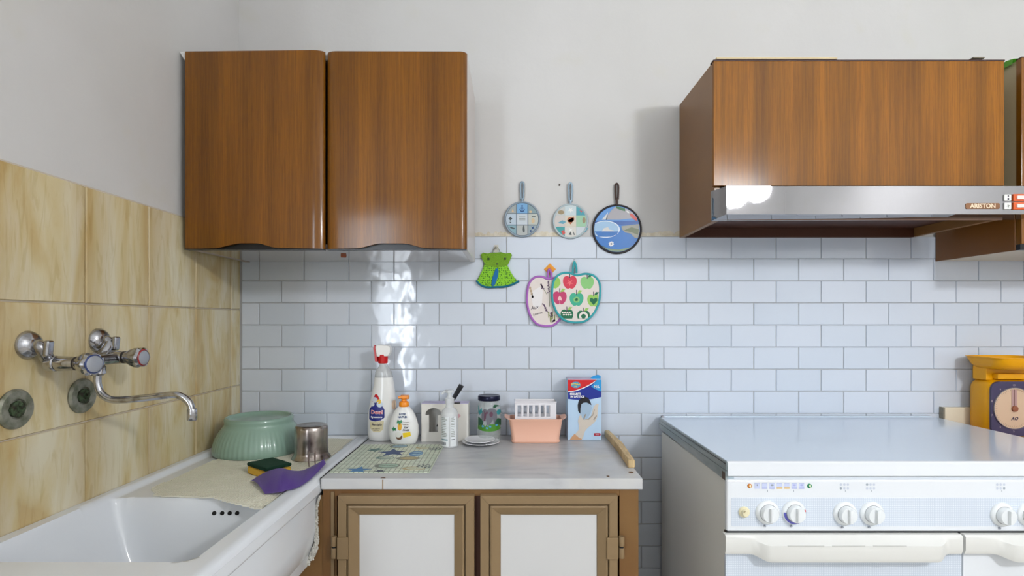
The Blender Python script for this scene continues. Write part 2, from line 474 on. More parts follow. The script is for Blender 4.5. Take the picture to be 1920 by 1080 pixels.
# beige marbled tiles on the left wall
zl = CZ + 0.2865; hl = 0.252
struct(MB().box(XL + 0.0002, XL + 0.004, YK + 0.01, YB - 0.005, 0.35, zl + 0.002).build('grout_bed', GROUTB, wl, smooth=0))
for r in range(4):
    z1 = zl - r * hl; z0 = z1 - hl
    put_tile(wl, 'x', 1.772, YB - 0.008, z0, z1, XL + 0.0035, TILEB, 0.005, 0.003, 0.0016, 0.2)
    y1 = 1.772
    while y1 > 0.05:
        put_tile(wl, 'x', y1 - 0.2025, y1, z0, z1, XL + 0.0035, TILEB, 0.005, 0.003, 0.0016, 0.25)
        y1 -= 0.2025
# rough plaster ridge over the white tiles
pr = MB(); rng = random.Random(3)
for (pa, pb) in ((884, 1062), (1196, 1282)):
    xa, xb = X(pa, YB), X(pb, YB); n = int((xb - xa) / 0.008)
    up = []
    for i in range(n + 1):
        up.append((xa + (xb - xa) * i / n, ztop + 0.008 + rng.uniform(0, 0.012)))
    pr.prism([(xa, ztop + 0.0015)] + up + [(xb, ztop + 0.0015)], YB - 0.0045 , YB - 0.0001)
lab(pr.build('plaster_ridge', M('old_plaster', (196, 186, 164), 0.95, bump=(160, 0.8, 0.003), var=((30, 30, 30), (214, 208, 194), 0.4, 0.6)), wb, smooth=0), 'rough yellowish plaster edge')
nl = MB().lathe([(0, -0.006), (0.002, -0.006), (0.003, -0.003), (0.003, 0)], (X(1049, YB), YB, Z(347, YB)), 'y', 10)
lab(nl.build('nail', M('rusty_nail', (84, 70, 60), 0.6, 0.5), wb), 'small nail head in plaster')

# ------------------------------------------------------------ hanging lamp behind the camera
lp = thing('ceiling_lamp', 'hanging lamp with three white glass globes behind the viewer', 'lamp', (1.52, -0.62, ZC))
OPAL = [M('lit_opal_glass_%d' % int(e), (250, 252, 255), 0.4, emit=e) for e in GLOBE_E]
MET = M('lamp_metal', (150, 140, 120), 0.3, 1.0)
gl = [(1.438, -0.62, CZ + 0.812), (1.64, -0.75, CZ + 0.874), (1.40, -0.85, CZ + 0.985)]
lamp_c = Vector((1.505, -0.72, CZ + 1.16))
MB().tube([lamp_c, lamp_c + Vector((0, 0, ZC - 0.02 - lamp_c.z))], 0.008).build('stem', MET, lp)
MB().lathe([(0, -0.05), (0.05, -0.04), (0.06, 0)], (lamp_c.x, lamp_c.y, ZC), 'z', 20).build('ceiling_rose', MET, lp)
for gi, g in enumerate(gl):
    gv = Vector(g)
    MB().tube(catmull([lamp_c, (lamp_c + gv) / 2 + Vector((0, 0, 0.08)), gv + Vector((0, 0, 0.083))], 5), 0.006).build('arm', MET, lp)
    MB().lathe([(0, -0.085)] + [(0.085 * sin(pi * i / 10), -0.085 * cos(pi * i / 10)) for i in range(1, 10)] + [(0, 0.085)], g, 'z', 20).build('globe', OPAL[gi], lp)

# ------------------------------------------------------------ sink
CT = CZ - 0.386      # counter / sink top level
PORC = M('white_porcelain', (222, 226, 231), 0.12, coat=0.2)
sk = thing('sink', 'long white porcelain sink with drainboard under the wall faucet', 'sink', (-0.69, 1.3, 0))
sx0, sx1, sy0, sy1 = XL + 0.010, -0.468, 0.79, 1.8262
def sdr(x, y, x0, x1, y0, y1, r):
    qx = abs(x - (x0 + x1) / 2) - (x1 - x0) / 2 + r; qy = abs(y - (y0 + y1) / 2) - (y1 - y0) / 2 + r
    return -(math.hypot(max(qx, 0), max(qy, 0)) + min(max(qx, qy), 0) - r)     # positive inside
def sm(t): t = max(0, min(1, t)); return t * t * (3 - 2 * t)
def sink_h(x, y):
    drop = 0.010 * sm(sdr(x, y, -0.893, -0.508, 1.0, 1.815, 0.02) / 0.016) if y > 1.12 else 0
    q = [(x + 0.884) / 0.105, (1.215 - y) / 0.035, (-0.512 - x) / 0.055, (y - 0.872) / 0.05]
    if min(q) > 0:
        t = q[0]
        for v in q[1:]:
            h = max(0.0, min(1.0, 0.5 + 0.5 * (v - t) / 0.5)); t = v + (t - v) * h - 0.5 * h * (1 - h)
        if t > 0:
            t = min(t, 1.0)
            drop = max(drop, 0.004 * sm(t / 0.1) + 0.20 * (1 - (1 - t) ** 2.0))
    e = min(sx1 - x, y - sy0)
    if e < 0.016: drop = max(drop, 0.016 - math.sqrt(max(0, 0.016 ** 2 - (0.016 - e) ** 2)))
    return CT - drop
nx, ny = 112, 250
bmk = MB(); vg = [[bmk.bm.verts.new((sx0 + (sx1 - sx0) * i / nx, sy0 + (sy1 - sy0) * j / ny, 0)) for j in range(ny + 1)] for i in range(nx + 1)]
for i in range(nx + 1):
    for j in range(ny + 1): v = vg[i][j]; v.co.z = sink_h(v.co.x, v.co.y)
for i in range(nx):
    for j in range(ny): bmk.bm.faces.new((vg[i][j], vg[i + 1][j], vg[i + 1][j + 1], vg[i][j + 1]))
bmk.build('basin', PORC, sk, smooth=60)
prof = [(sx1, CT - 0.014), (sx1, CT - 0.034), (sx1 - 0.004, CT - 0.041), (sx1 - 0.010, CT - 0.044), (sx1 - 0.010, CT - 0.12), (sx1 - 0.014, CT - 0.15), (sx1 - 0.024, CT - 0.18), (sx1 - 0.045, CT - 0.21), (sx1 - 0.08, CT - 0.235), (sx1 - 0.16, CT - 0.25), (-0.905, CT - 0.25), (-0.905, CT - 0.215), (-0.50, CT - 0.215), (-0.478, CT - 0.10), (-0.4785, CT - 0.016)]
ap = MB(); ap.prism([(a, b) for a, b in prof], sy0 + 0.012, sy1, 'xz')
ap.box(sx0, sx1, sy0, sy0 + 0.012, CT - 0.2, CT - 0.015, 0.004)
ap.build('apron', PORC, sk, smooth=50)
DARK = M('dark_hole', (16, 15, 14), 0.8)
for px in (402, 417, 431, 445):
    yy = 1.2115
    MB().lathe([(0, -0.0025), (0.0042, -0.0025), (0.0048, 0.0), (0.0048, 0.006), (0, 0.006)], (X(px, yy), yy, Z(962, yy)), 'y', 14).build('overflow_hole', DARK, sk)
MB().box(-0.89, -0.56, 1.25, 1.80, 0.001, CT - 0.25, 0.004).build('pedestal', M('brick_brown', (96, 66, 48), 0.8), sk)
# ragged plaster where the sink meets the cupboard
ps = MB(); rng = random.Random(5)
pp = catmull([(-0.4685, CT - 0.044), (-0.4755, CT - 0.07), (-0.477, CT - 0.12), (-0.478, CT - 0.15), (-0.484, CT - 0.175), (-0.50, CT - 0.20), (-0.53, CT - 0.225), (-0.57, CT - 0.243)], 10)
for a, b in zip(pp, pp[1:]):
    fr = min(1, (CT - a[1]) / 0.22)
    w = 0.0015 + 0.012 * fr ** 2
    for _ in range(9):
        cx = a[0] + rng.uniform(-0.3, 1.0) * w; cz = a[1] + rng.uniform(-0.004, 0.003)
        s = rng.uniform(0.0009, 0.0026) * (0.6 + fr)
        r = bmesh.ops.create_icosphere(ps.bm, subdivisions=1, radius=s)
        for v in r['verts']: v.co = Vector((cx, 1.327 + rng.uniform(-0.004, 0.003), cz)) + v.co * rng.uniform(0.7, 1.2)
o = ps.build('plaster_seam', M('raw_plaster', (222, 220, 212), 0.95, bump=(200, 1, 0.003)), sk, smooth=0); o['kind'] = 'stuff'; lab(o, 'ragged white plaster along the cupboard')

# perforated mat on the drainboard
mo = [(-0.842, 1.275), (-0.80, 1.225), (-0.77, 1.213), (-0.726, 1.216), (-0.66, 1.205), (-0.6, 1.175), (-0.528, 1.150), (-0.520, 1.2), (-0.517, 1.5), (-0.530, 1.806), (-0.83, 1.806), (-0.835, 1.5)]
def inside(x, y, P):
    c = False
    for i in range(len(P)):
        (ax, ay), (bx, by) = P[i - 1], P[i]
        if (ay > y) != (by > y) and x < (bx - ax) * (y - ay) / (by - ay) + ax: c = not c
    return c
mm = MB(); p = 0.0062; zmat = CT - 0.010 + 0.0036
def mz(x, y):
    z = zmat + 0.0008 * sin(x * 60) * sin(y * 50)
    if y < 1.20: z -= (1.20 - y) * 0.10
    return z
i = 0; vc = {}
def mv(x, y, dz=0):
    k = (round(x, 5), round(y, 5), round(dz, 4))
    if k not in vc: vc[k] = mm.bm.verts.new((x, y, mz(x, y) + dz))
    return vc[k]
nxm = int(0.34 / p); nym = int(0.68 / p)
cells = {}
for a in range(nxm):
    for b in range(nym):
        x = -0.85 + a * p; y = 1.14 + b * p
        if inside(x + p / 2, y + p / 2, mo): cells[(a, b)] = (x, y)
for (a, b), (x, y) in cells.items():
    h = p * 0.21
    O = [mv(x, y), mv(x + p, y), mv(x + p, y + p), mv(x, y + p)]
    c = [(x + h, y + h), (x + p - h, y + h), (x + p - h, y + p - h), (x + h, y + p - h)]
    I = [mv(q[0], q[1], -0.0002) for q in c]; D = [mv(q[0], q[1], -0.0026) for q in c]
    for k in range(4):
        l = (k + 1) % 4
        mm.bm.faces.new((O[k], O[l], I[l], I[k])); mm.bm.faces.new((I[k], I[l], D[l], D[k]))
    for (da, db, k, l) in ((-1, 0, 0, 3), (1, 0, 1, 2), (0, -1, 0, 1), (0, 1, 3, 2)):
        if (a + da, b + db) not in cells:
            A, B = O[k], O[l]
            mm.bm.faces.new((A, B, mm.bm.verts.new(B.co - Vector((0, 0, 0.003))), mm.bm.verts.new(A.co - Vector((0, 0, 0.003)))))
tag(mm.build('drain_mat', M('cream_rubber', (216, 213, 196), 0.6), None, smooth=0, origin=(-0.68, 1.45, CT - 0.01)), 'cream perforated non-slip mat lying on the sink drainboard', 'mat')
ZD = CT - 0.006       # level of the mat's top on the drainboard

# ------------------------------------------------------------ bowl, cup, clip, sponge, cloth
bx, by = -0.762, 1.645
bo = thing('bowl', 'large pale green ribbed bowl upside down on the drainboard', 'bowl', (bx, by, ZD))
GREEN = M('pale_green_plastic', (134, 162, 147), 0.22, coat=0.3, sss=0.0)
def rib(a, t): 
    return 1 + 0.010 * (0.5 + 0.5 * cos(a * 56)) * sm((0.075 - t) / 0.02)
MB().lathe([(0.1245, 0.0), (0.1265, 0.003), (0.1265, 0.012), (0.1245, 0.026), (0.119, 0.045), (0.1105, 0.062), (0.101, 0.076), (0.0965, 0.082), (0.0955, 0.088), (0.0965, 0.094), (0.096, 0.1), (0.093, 0.1035), (0.089, 0.1035), (0.086, 0.1), (0.084, 0.094), (0.05, 0.093), (0, 0.093)], (bx, by, ZD), 'z', 224, mod=rib).build('bowl_body', GREEN, bo, smooth=70)
MB().lathe([(0.1245, 0.0), (0.118, 0.0), (0.112, 0.045), (0.09, 0.085), (0, 0.088)], (bx, by, ZD), 'z', 48).build('inner_wall', GREEN, bo)
cx_, cy_ = -0.5725, 1.555
METC = M('worn_steel', (172, 164, 158), 0.22, 1.0, var=((30, 30, 18), (112, 100, 96), 0.42, 0.7))
MB_c = MB().lathe([(0.0525, 0.0), (0.0535, 0.0015), (0.052, 0.004), (0.0475, 0.010), (0.0455, 0.018), (0.0452, 0.05), (0.0455, 0.08), (0.0445, 0.0885), (0.041, 0.0935), (0.034, 0.0945), (0.030, 0.093), (0, 0.0925)], (cx_, cy_, ZD), 'z', 48)
tag(MB_c.build('metal_cup', METC, None, 60, origin=(cx_, cy_, ZD)), 'dull steel cup upside down beside the green bowl', 'cup')
cl = thing('hair_clip', 'small clear two-pronged clip standing before the steel cup', 'clip', (X(584, 1.45), 1.45, ZD))
CLEAR = M('clear_plastic', (235, 232, 228), 0.06, trans=0.9, ior=1.45)
for px in (579, 591):
    x = X(px, 1.45)
    MB().tube([(x, 1.452, ZD + 0.001), (x, 1.45, ZD + 0.012), (x, 1.448, ZD + 0.024), (x, 1.449, ZD + 0.036), (x, 1.452, ZD + 0.042)], [0.0014, 0.0018, 0.0024, 0.0028, 0.0014], 8).build('prong', M('smoky_plastic', (150, 130, 122), 0.1, trans=0.5), cl)
    MB().lathe([(0, -0.003), (0.0028, 0), (0, 0.003)], (x, 1.449, ZD + 0.032), 'z', 8).build('bead', CLEAR, cl)
MB().box(X(579, 1.45), X(591, 1.45), 1.447, 1.451, ZD + 0.026, ZD + 0.0385, 0.001).build('bridge', CLEAR, cl)
# sponge
sc0 = Vector((-0.620, 1.392, ZD))
sp_ = thing('sponge', 'yellow kitchen sponge with dark green scouring top, behind the purple cloth', 'sponge', tuple(sc0))
def rough_slab(name, z0, z1, sx_, sy_, mat, amp, seedv):
    mb = MB(); mb.box(sc0.x - sx_, sc0.x + sx_, sc0.y - sy_, sc0.y + sy_, sc0.z + z0, sc0.z + z1, 0.004, 2)
    bmesh.ops.subdivide_edges(mb.bm, edges=mb.bm.edges[:], cuts=5, use_grid_fill=True)
    rg = random.Random(seedv)
    for v in mb.bm.verts: v.co += Vector((rg.uniform(-1, 1), rg.uniform(-1, 1), rg.uniform(-1, 1))) * amp
    mb.rot(R(-38), 'Z', sc0); return mb.build(name, mat, sp_, 60)
lab(rough_slab('foam', 0.0, 0.019, 0.046, 0.034, M('yellow_foam', (214, 170, 62), 0.9, bump=(400, 1, 0.003)), 0.0006, 1), 'yellow foam')
lab(rough_slab('scouring_pad', 0.0195, 0.028, 0.047, 0.035, M('green_scourer', (12, 62, 42), 0.9, bump=(700, 1, 0.004)), 0.0009, 2), 'dark green scouring pad')
# purple cloth
def ground(px, py, z): 
    Yd = (CZ - z) * F / (py - 600); return Vector((X(px, Yd), Yd, z))
up = [ground(471, 901, ZD + 0.004), ground(492, 888, ZD + 0.014), ground(512, 880, ZD + 0.030), ground(530, 878, ZD + 0.034), ground(548, 882, ZD + 0.022), ground(566, 882, ZD + 0.012), ground(583, 875, ZD + 0.013), ground(604, 864, ZD + 0.018)]
lo = [ground(497, 926, ZD + 0.003), ground(508, 925, ZD + 0.004), ground(524, 923, CT + 0.004), ground(540, 919, CT + 0.003), ground(558, 914, CT + 0.003), ground(576, 903, CT + 0.003), ground(592, 889, CT + 0.004), ground(611, 869, CT + 0.010)]
U = catmull(up, 5); L = catmull(lo, 5); cb = MB(); nt_ = 14; gr = []
for s, (a, b) in enumerate(zip(U, L)):
    a, b = Vector(a), Vector(b); row = []
    for t in range(nt_ + 1):
        f = t / nt_; q = a.lerp(b, f)
        q.z += 0.006 * sin(pi * f) + 0.0016 * sin(s * 0.9 + f * 5) * sin(pi * f)
        row.append(cb.bm.verts.new(q))
    gr.append(row)
for i in range(len(gr) - 1):
    for t in range(nt_): cb.bm.faces.new((gr[i][t], gr[i + 1][t], gr[i + 1][t + 1], gr[i][t + 1]))
r = bmesh.ops.solidify(cb.bm, geom=cb.bm.faces[:], thickness=0.0022)
tag(cb.build('cleaning_cloth', M('purple_cloth', (106, 68, 172), 0.85, sheen=0.3, bump=(500, 0.6, 0.002)), None, 70, origin=(-0.55, 1.3, ZD)), 'crumpled purple cleaning cloth draped over the sink rim', 'cloth')

# ------------------------------------------------------------ faucet
fa = thing('faucet', 'chrome two-handle wall faucet with long curved spout above the sink', 'faucet', (XL + 0.009, 1.11, CZ - 0.083))
ZF = CZ - 0.083; xw = XL + 0.009
def rod(name, a, b, r, par, mat=CHROME, n=20, r2=None):
    return MB().tube([a, b], [r, r2 if r2 is not None else r], n).build(name, mat, par)
BLUE = M('blue_ring', (44, 60, 110), 0.3); RED = M('red_ring', (140, 40, 40), 0.3)
CAP = M('cap_grey', (160, 164, 172), 0.3, 0.4)
for (yf, yc, zf, ring, cap, tag_c) in ((1.024, 1.040, CZ - 0.047, BLUE, 0.036, 'blue'), (1.198, 1.180, CZ - 0.045, RED, 0.0, 'red')):
    fl = MB().lathe([(0.027, 0.0), (0.0265, 0.004), (0.022, 0.012), (0.014, 0.018), (0, 0.019)], (xw, yf, zf), 'x', 28)
    fl.build('wall_flange', CHROME, fa)
    zc = ZF if tag_c == 'blue' else ZF + 0.002
    x0 = xw + 0.028
    un = MB().tube(catmull([(xw + 0.010, yf, zf), (x0 - 0.010, yf, zf - 0.0005), (x0 - 0.003, yf, zf - 0.006), (x0 - 0.002, (yf + yc) / 2, (zf + zc) / 2), (x0 - 0.003, yc, zc + 0.007), (x0 + 0.003, yc, zc), (x0 + 0.008, yc, zc)], 5), 0.0115, 16)
    un.build('offset_union', CHROME, fa)
    st = MB().box(x0 + 0.006, x0 + 0.017, yf - 0.008, yf + 0.008, zf - 0.021, zf + 0.010, 0.004, 3); st.rot(R(6), 'Y', (x0, yf, zf))
    st.build('stop_lever', CHROME, fa)
    MB().tube([(x0 - 0.004, yf, zf - 0.004), (x0 + 0.008, yf, zf - 0.004)], 0.006, 12).build('lever_stem', CHROME, fa)
    MB().lathe([(0, -0.002), (0.0145, -0.002), (0.0150, 0.0), (0.0150, 0.012), (0.0135, 0.0145), (0, 0.0145)], (x0, yc, zc), 'x', 24).build('union_nut', CHROME, fa, 30)
    xe = x0 + 0.0155
    xh = -0.829 if tag_c == 'blue' else -0.838       # start of the handle
    MB().lathe([(0, 0), (0.0135, 0), (0.0145, 0.002), (0.0135, (xh - xe) * 0.6), (0.0128, xh - xe), (0, xh - xe)], (xe, yc, zc), 'x', 24).build('valve_body', CHROME, fa)
    MB().lathe([(0.0132, 0), (0.0132, 0.005), (0, 0.005)] if 0 else [(0, 0), (0.0132, 0.0), (0.0132, 0.005), (0, 0.005)], (xh - 0.003, yc, zc), 'x', 24).build('seal_ring', M('dark_rubber', (40, 36, 36), 0.5), fa)
    hn = lambda a, t: 1 + 0.09 * cos(6 * a) * sm((t - 0.008) / 0.01)
    hd = MB().lathe([(0, 0.0), (0.0125, 0.0), (0.0125, 0.004), (0.0175, 0.016), (0.0215, 0.028), (0.0215, 0.036), (0.0185, 0.041), (0, 0.041)], (xh + 0.001, yc, zc), 'x', 48, mod=hn)
    ang = R(-16 if tag_c == 'blue' else -4)
    hd.rot(ang, 'Z', (xh, yc, zc)); h_o = hd.build('handle', CHROME, fa, 25)
    mb1 = MB().lathe([(0.0158, 0.0395), (0.0180, 0.0425), (0.0158, 0.0445)], (xh, yc, zc), 'x', 32); mb1.rot(ang, 'Z', (xh, yc, zc)); lab(mb1.build('colour_ring', ring, h_o), tag_c + ' ring')
    mb1 = MB().lathe([(0.0162, 0.0405), (0.0162, 0.0435), (0.013, 0.0448), (0, 0.0452)], (xh, yc, zc), 'x', 32); mb1.rot(ang, 'Z', (xh, yc, zc)); mb1.build('handle_cap', CAP, h_o)
XBd = -0.853
MB().tube([(XBd, 1.040, ZF), (XBd, 1.18, ZF)], 0.0115, 20).build('mixer_body', CHROME, fa)
MB().lathe([(0, 0.012), (0.012, 0.010), (0.0125, 0.002), (0.0105, -0.004), (0.0125, -0.006), (0.0145, -0.009), (0.0145, -0.022), (0.010, -0.026), (0, -0.026)], (X(183, 1.11), 1.11, ZF - 0.004), 'z', 24).build('spout_nut', CHROME, fa)
spx = X(183, 1.11)
sp = catmull([(spx, 1.11, ZF - 0.026), (spx, 1.11, ZF - 0.046), (spx + 0.007, 1.11, ZF - 0.066), (spx + 0.026, 1.11, ZF - 0.0785), (spx + 0.055, 1.111, ZF - 0.0795), (spx + 0.10, 1.112, ZF - 0.0755), (spx + 0.148, 1.113, ZF - 0.070), (spx + 0.168, 1.1135, ZF - 0.073), (spx + 0.184, 1.114, ZF - 0.086), (spx + 0.190, 1.114, ZF - 0.104)], 6)
MB().tube(sp, 0.0072, 16).build('spout', CHROME, fa)
MB().lathe([(0, 0.012), (0.0085, 0.012), (0.0095, 0.009), (0.0095, -0.010), (0.008, -0.012), (0, -0.008)], (spx + 0.190, 1.114, ZF - 0.110), 'z', 20).build('aerator', CHROME, fa)
# two capped escutcheons
TARN = M('tarnished_metal', (142, 142, 130), 0.45, 0.5, var=((60, 60, 60), (100, 104, 84), 0.42, 0.68), bump=(120, 0.3, 0.002))
VERD = M('green_corrosion', (70, 88, 62), 0.8, 0.3, var=((120, 120, 120), (48, 44, 34), 0.4, 0.6), bump=(300, 1, 0.003))
for (py_, z_, lb) in ((0.997, CZ - 0.163, 'round tarnished metal pipe cover cut by the left picture edge'), (1.152, CZ - 0.160, 'round tarnished metal pipe cover below the faucet handles')):
    e = thing('pipe_cover', lb, 'pipe cover', (xw, py_, z_), 'round pipe covers under the faucet')
    MB().lathe([(0.0365, 0.0), (0.0365, 0.003), (0.033, 0.007), (0.019, 0.0065), (0.017, 0.003), (0, 0.003)], (xw, py_, z_), 'x', 40).build('rosette', TARN, e)
    MB().lathe([(0.0155, 0.003), (0.0155, 0.0075), (0.012, 0.009), (0.007, 0.0085), (0.006, 0.005), (0, 0.005)], (xw, py_, z_), 'x', 8).build('plug', VERD, e, 20)

# ------------------------------------------------------------ base cupboard with marble top
BEIGE = M('tan_painted_metal', (134, 112, 82), 0.38, spec=0.4)
STILE = M('tan_painted_stile', (124, 92, 52), 0.45, var=((3, 3, 5), (112, 76, 38), 0.35, 0.65))
YF = 1.335
bc = thing('base_cabinet', 'tan base cupboard with two white panelled doors under the marble', 'cabinet', (-0.075, 1.58, 0))
z_ct = CT - 0.0275
cxa, cxb = -0.462, X(1197, YF)
bd = MB()
bd.box(cxa, cxa + 0.018, YF, 1.8262, 0.002, z_ct); bd.box(cxb - 0.018, cxb, YF, 1.8262, 0.002, z_ct)
bd.box(cxa, cxb, 1.815, 1.8262, 0.002, z_ct); bd.box(cxa, cxb, YF + 0.01, 1.8262, 0.06, 0.08)
bd.build('carcass', STILE, bc, smooth=0)
dz0 = 0.08
fr = MB()
fr.box(cxa, X(632, YF), YF - 0.002, YF + 0.02, 0.002, z_ct); fr.build('stile', STILE, bc, 0)
MB().box(X(1161, YF), cxb, YF - 0.002, YF + 0.02, 0.002, z_ct, 0.001).build('stile', STILE, bc, 0)
MB().box(X(889, YF), X(901, YF), YF - 0.001, YF + 0.02, 0.002, z_ct).build('centre_post', DBROWN, bc, 0)
MB().box(X(632, YF), X(1161, YF), YF - 0.002, YF + 0.02, Z(929, YF), z_ct).build('top_rail', STILE, bc, 0)
MB().box(X(632, YF), X(1161, YF), YF - 0.002, YF + 0.02, 0.002, dz0).build('bottom_rail', STILE, bc, 0)
MB().box(X(622, YF), X(628, YF), YF - 0.006, YF - 0.0021, dz0, Z(921, YF)).build('trim_strip', BEIGE, bc, 0)
fb = MB(); fpp = [(a - 0.0006 if b > CT - 0.17 else a, b - (0.0012 if b < CT - 0.15 else 0)) for a, b in pp]
fb.prism([(-0.4625, CT - 0.046)] + [(a + 0.0012, b) for a, b in fpp] + [(-0.57, 0.05), (-0.4625, 0.05)], YF + 0.001, YF + 0.012)
fb.build('filler_board', STILE, sk, 0)
YD = 1.312
def door(pxl, pxr, hinge):
    x0, x1 = X(pxl, YD), X(pxr, YD); z1 = Z(930, YD); z0 = dz0 + 0.003
    u = YD / F
    L_ = [(0, YD + 0.02), (0, YD + 0.001), (0.001, YD), (15 * u, YD), (16 * u, YD + 0.001), (16.5 * u, YD + 0.008), (18.5 * u, YD + 0.008), (19 * u, YD + 0.0005), (22 * u, YD - 0.001), (25 * u, YD + 0.001), (37 * u, YD + 0.009), (38.5 * u, YD + 0.013)]
    ins = L_[-1][0]
    pan = MB().box(x0 + ins - 0.004, x1 - ins + 0.004, YD + 0.0125, YD + 0.018, z0 + ins - 0.004, z1 - ins + 0.004)
    d = pan.build('door', M('white_panel', (203, 203, 203), 0.35), bc, 0); lab(d, 'white door panel in tan moulded frame')
    for side in range(4):
        mb = MB(); prev = None
        def pt(i, end):
            I, y = L_[i]
            g = 0.00025
            if side == 0: return (x0 + I, y, z0 + I + g if end == 0 else z1 - I - g)
            if side == 1: return (x1 - I, y, z0 + I + g if end == 0 else z1 - I - g)
            if side == 2: return (x0 + I + g if end == 0 else x1 - I - g, y, z0 + I)
            return (x0 + I + g if end == 0 else x1 - I - g, y, z1 - I)
        A = [mb.bm.verts.new(pt(i, 0)) for i in range(len(L_))]; B = [mb.bm.verts.new(pt(i, 1)) for i in range(len(L_))]
        for i in range(len(L_) - 1): mb.bm.faces.new((A[i], A[i + 1], B[i + 1], B[i]))
        mb.bm.faces.new((A[-1], A[0], B[0], B[-1])); mb.bm.faces.new(A); mb.bm.faces.new(B[::-1])
        mb.build('door_stile' if side < 2 else 'door_rail', BEIGE, d, 0)
    for zc_ in (Z(1027, YD), 0.2):
        s = -1 if hinge == 'l' else 1
        xa = (x0 if s < 0 else x1)
        hb = MB(); a, b = sorted((xa - s * 0.0002, xa - s * 0.027))
        hb.box(a, b, YD - 0.006, YD - 0.0005, zc_ - 0.026, zc_ + 0.026, 0.001); hb.build('hinge_plate', BEIGE, d, 0)
        xb = xa + s * 0.0095
        for (q0, q1) in ((0.003, 0.026), (-0.026, -0.001)):
            MB().lathe([(0, q0), (0.0068, q0), (0.0072, q0 + 0.001), (0.0072, q1 - 0.001), (0.0068, q1), (0, q1)], (xb, YD + 0.004, zc_), 'z', 18).build('hinge_barrel', BEIGE, d)
        MB().lathe([(0, -0.0015), (0.0055, -0.0015), (0.0055, 0.0035), (0, 0.0035)], (xb, YD + 0.004, zc_), 'z', 12).build('hinge_pin', BLACK, d)
door(633, 889, 'l'); door(900.5, 1158.5, 'r')

def marble_mat():
    m = bpy.data.materials.new('grey_marble'); m.use_nodes = True; nt = m.node_tree; b = nt.nodes['Principled BSDF']
    tc = nt.nodes.new('ShaderNodeTexCoord')
    mp = nt.nodes.new('ShaderNodeMapping'); mp.inputs['Scale'].default_value = (4, 11, 6); mp.inputs['Rotation'].default_value = (0, 0, 0.25)
    n1 = nt.nodes.new('ShaderNodeTexNoise'); n1.inputs['Scale'].default_value = 1.2; n1.inputs['Detail'].default_value = 9; n1.inputs['Distortion'].default_value = 1.2
    n2 = nt.nodes.new('ShaderNodeTexNoise'); n2.inputs['Scale'].default_value = 5; n2.inputs['Detail'].default_value = 3
    nt.links.new(tc.outputs['Object'], mp.inputs[0]); nt.links.new(mp.outputs[0], n1.inputs[0]); nt.links.new(tc.outputs['Object'], n2.inputs[0])
    r = nt.nodes.new('ShaderNodeValToRGB'); e = r.color_ramp.elements
    e[0].position = 0.28; e[0].color = lin((160, 161, 163)); e[1].position = 0.66; e[1].color = lin((198, 198, 197))
    q = e.new(0.45); q.color = lin((186, 187, 190))
    nt.links.new(n1.outputs[0], r.inputs[0])
    r2 = nt.nodes.new('ShaderNodeValToRGB'); e = r2.color_ramp.elements
    e[0].position = 0.58; e[0].color = (0, 0, 0, 1); e[1].position = 0.75; e[1].color = (0.4, 0.4, 0.4, 1)
    nt.links.new(n2.outputs[0], r2.inputs[0])
    mx = nt.nodes.new('ShaderNodeMix'); mx.data_type = 'RGBA'; mx.inputs[7].default_value = lin((184, 174, 152))
    nt.links.new(r2.outputs[0], mx.inputs[0]); nt.links.new(r.outputs[0], mx.inputs[6]); nt.links.new(mx.outputs[2], b.inputs['Base Color'])
    b.inputs['Roughness'].default_value = 0.32
    return m
ct = thing('marble_worktop', 'grey veined marble worktop slab over the tan cupboard', 'worktop', (-0.07, 1.58, CT - 0.027))
MB().box(-0.4655, X(1205, 1.328), 1.3275, 1.8262, CT - 0.027, CT, 0.002, 2).build('slab', marble_mat(), ct, 30)
st = M('rust_stain', (96, 66, 34), 0.8)
def counter_px(px, py, z=CT): 
    Yd = (CZ - z) * F / (py - 600); return X(px, Yd), Yd
for (px, py, a, b) in ((718, 896.5, 5, 1.1), (1183, 885.5, 5, 1.3), (1140, 893, 3, 0.9)):
    x, y = counter_px(px, py)
    MB().prism([(x + a * 0.0013 * cos(t), max(y + b * 0.006 * sin(t), 1.3295)) for t in [i * pi / 5 for i in range(10)]], CT - 0.001, CT + 0.0003, 'xy').build('chip_stain', st, ct, 0)
lab(MB().box(X(716.6, 1.3275), X(718.6, 1.3275), 1.3273, 1.3285, CT - 0.026, CT - 0.003).build('crack', M('crack_brown', (140, 112, 76), 0.9), ct, 0), 'brown crack in the front edge')
# dark ragged joint between sink and slab
jt = MB(); rng = random.Random(11); y = 1.328; pts = []
while y < 1.82:
    pts.append((-0.4667 + rng.uniform(-0.0012, 0.0012), y, CT + 0.0002)); y += 0.006
jt.tube(pts, 0.0011, 5); lab(jt.build('joint_line', M('black_grime', (34, 30, 26), 0.9), ct, 0), 'dark grimy joint along the sink')

# mosaic print mat
def mosaic_mat():
    m = bpy.data.materials.new('mosaic_print'); m.use_nodes = True; nt = m.node_tree; b = nt.nodes['Principled BSDF']
    tc = nt.nodes.new('ShaderNodeTexCoord')
    br = nt.nodes.new('ShaderNodeTexBrick'); br.inputs['Scale'].default_value = 1; br.offset = 0.0
    br.inputs['Brick Width'].default_value = 0.0125; br.inputs['Row Height'].default_value = 0.0125; br.inputs['Mortar Size'].default_value = 0.0014
    br.inputs['Color1'].default_value = lin((218, 224, 206)); br.inputs['Color2'].default_value = lin((196, 208, 186)); br.inputs['Mortar'].default_value = lin((150, 158, 138))
    nt.links.new(tc.outputs['Object'], br.inputs[0]); nt.links.new(br.outputs[0], b.inputs['Base Color'])
    b.inputs['Roughness'].default_value = 0.4
    return m
mt = thing('placemat', 'cream mosaic placemat printed with blue starfish and shells', 'placemat', (-0.337, 1.52, CT))
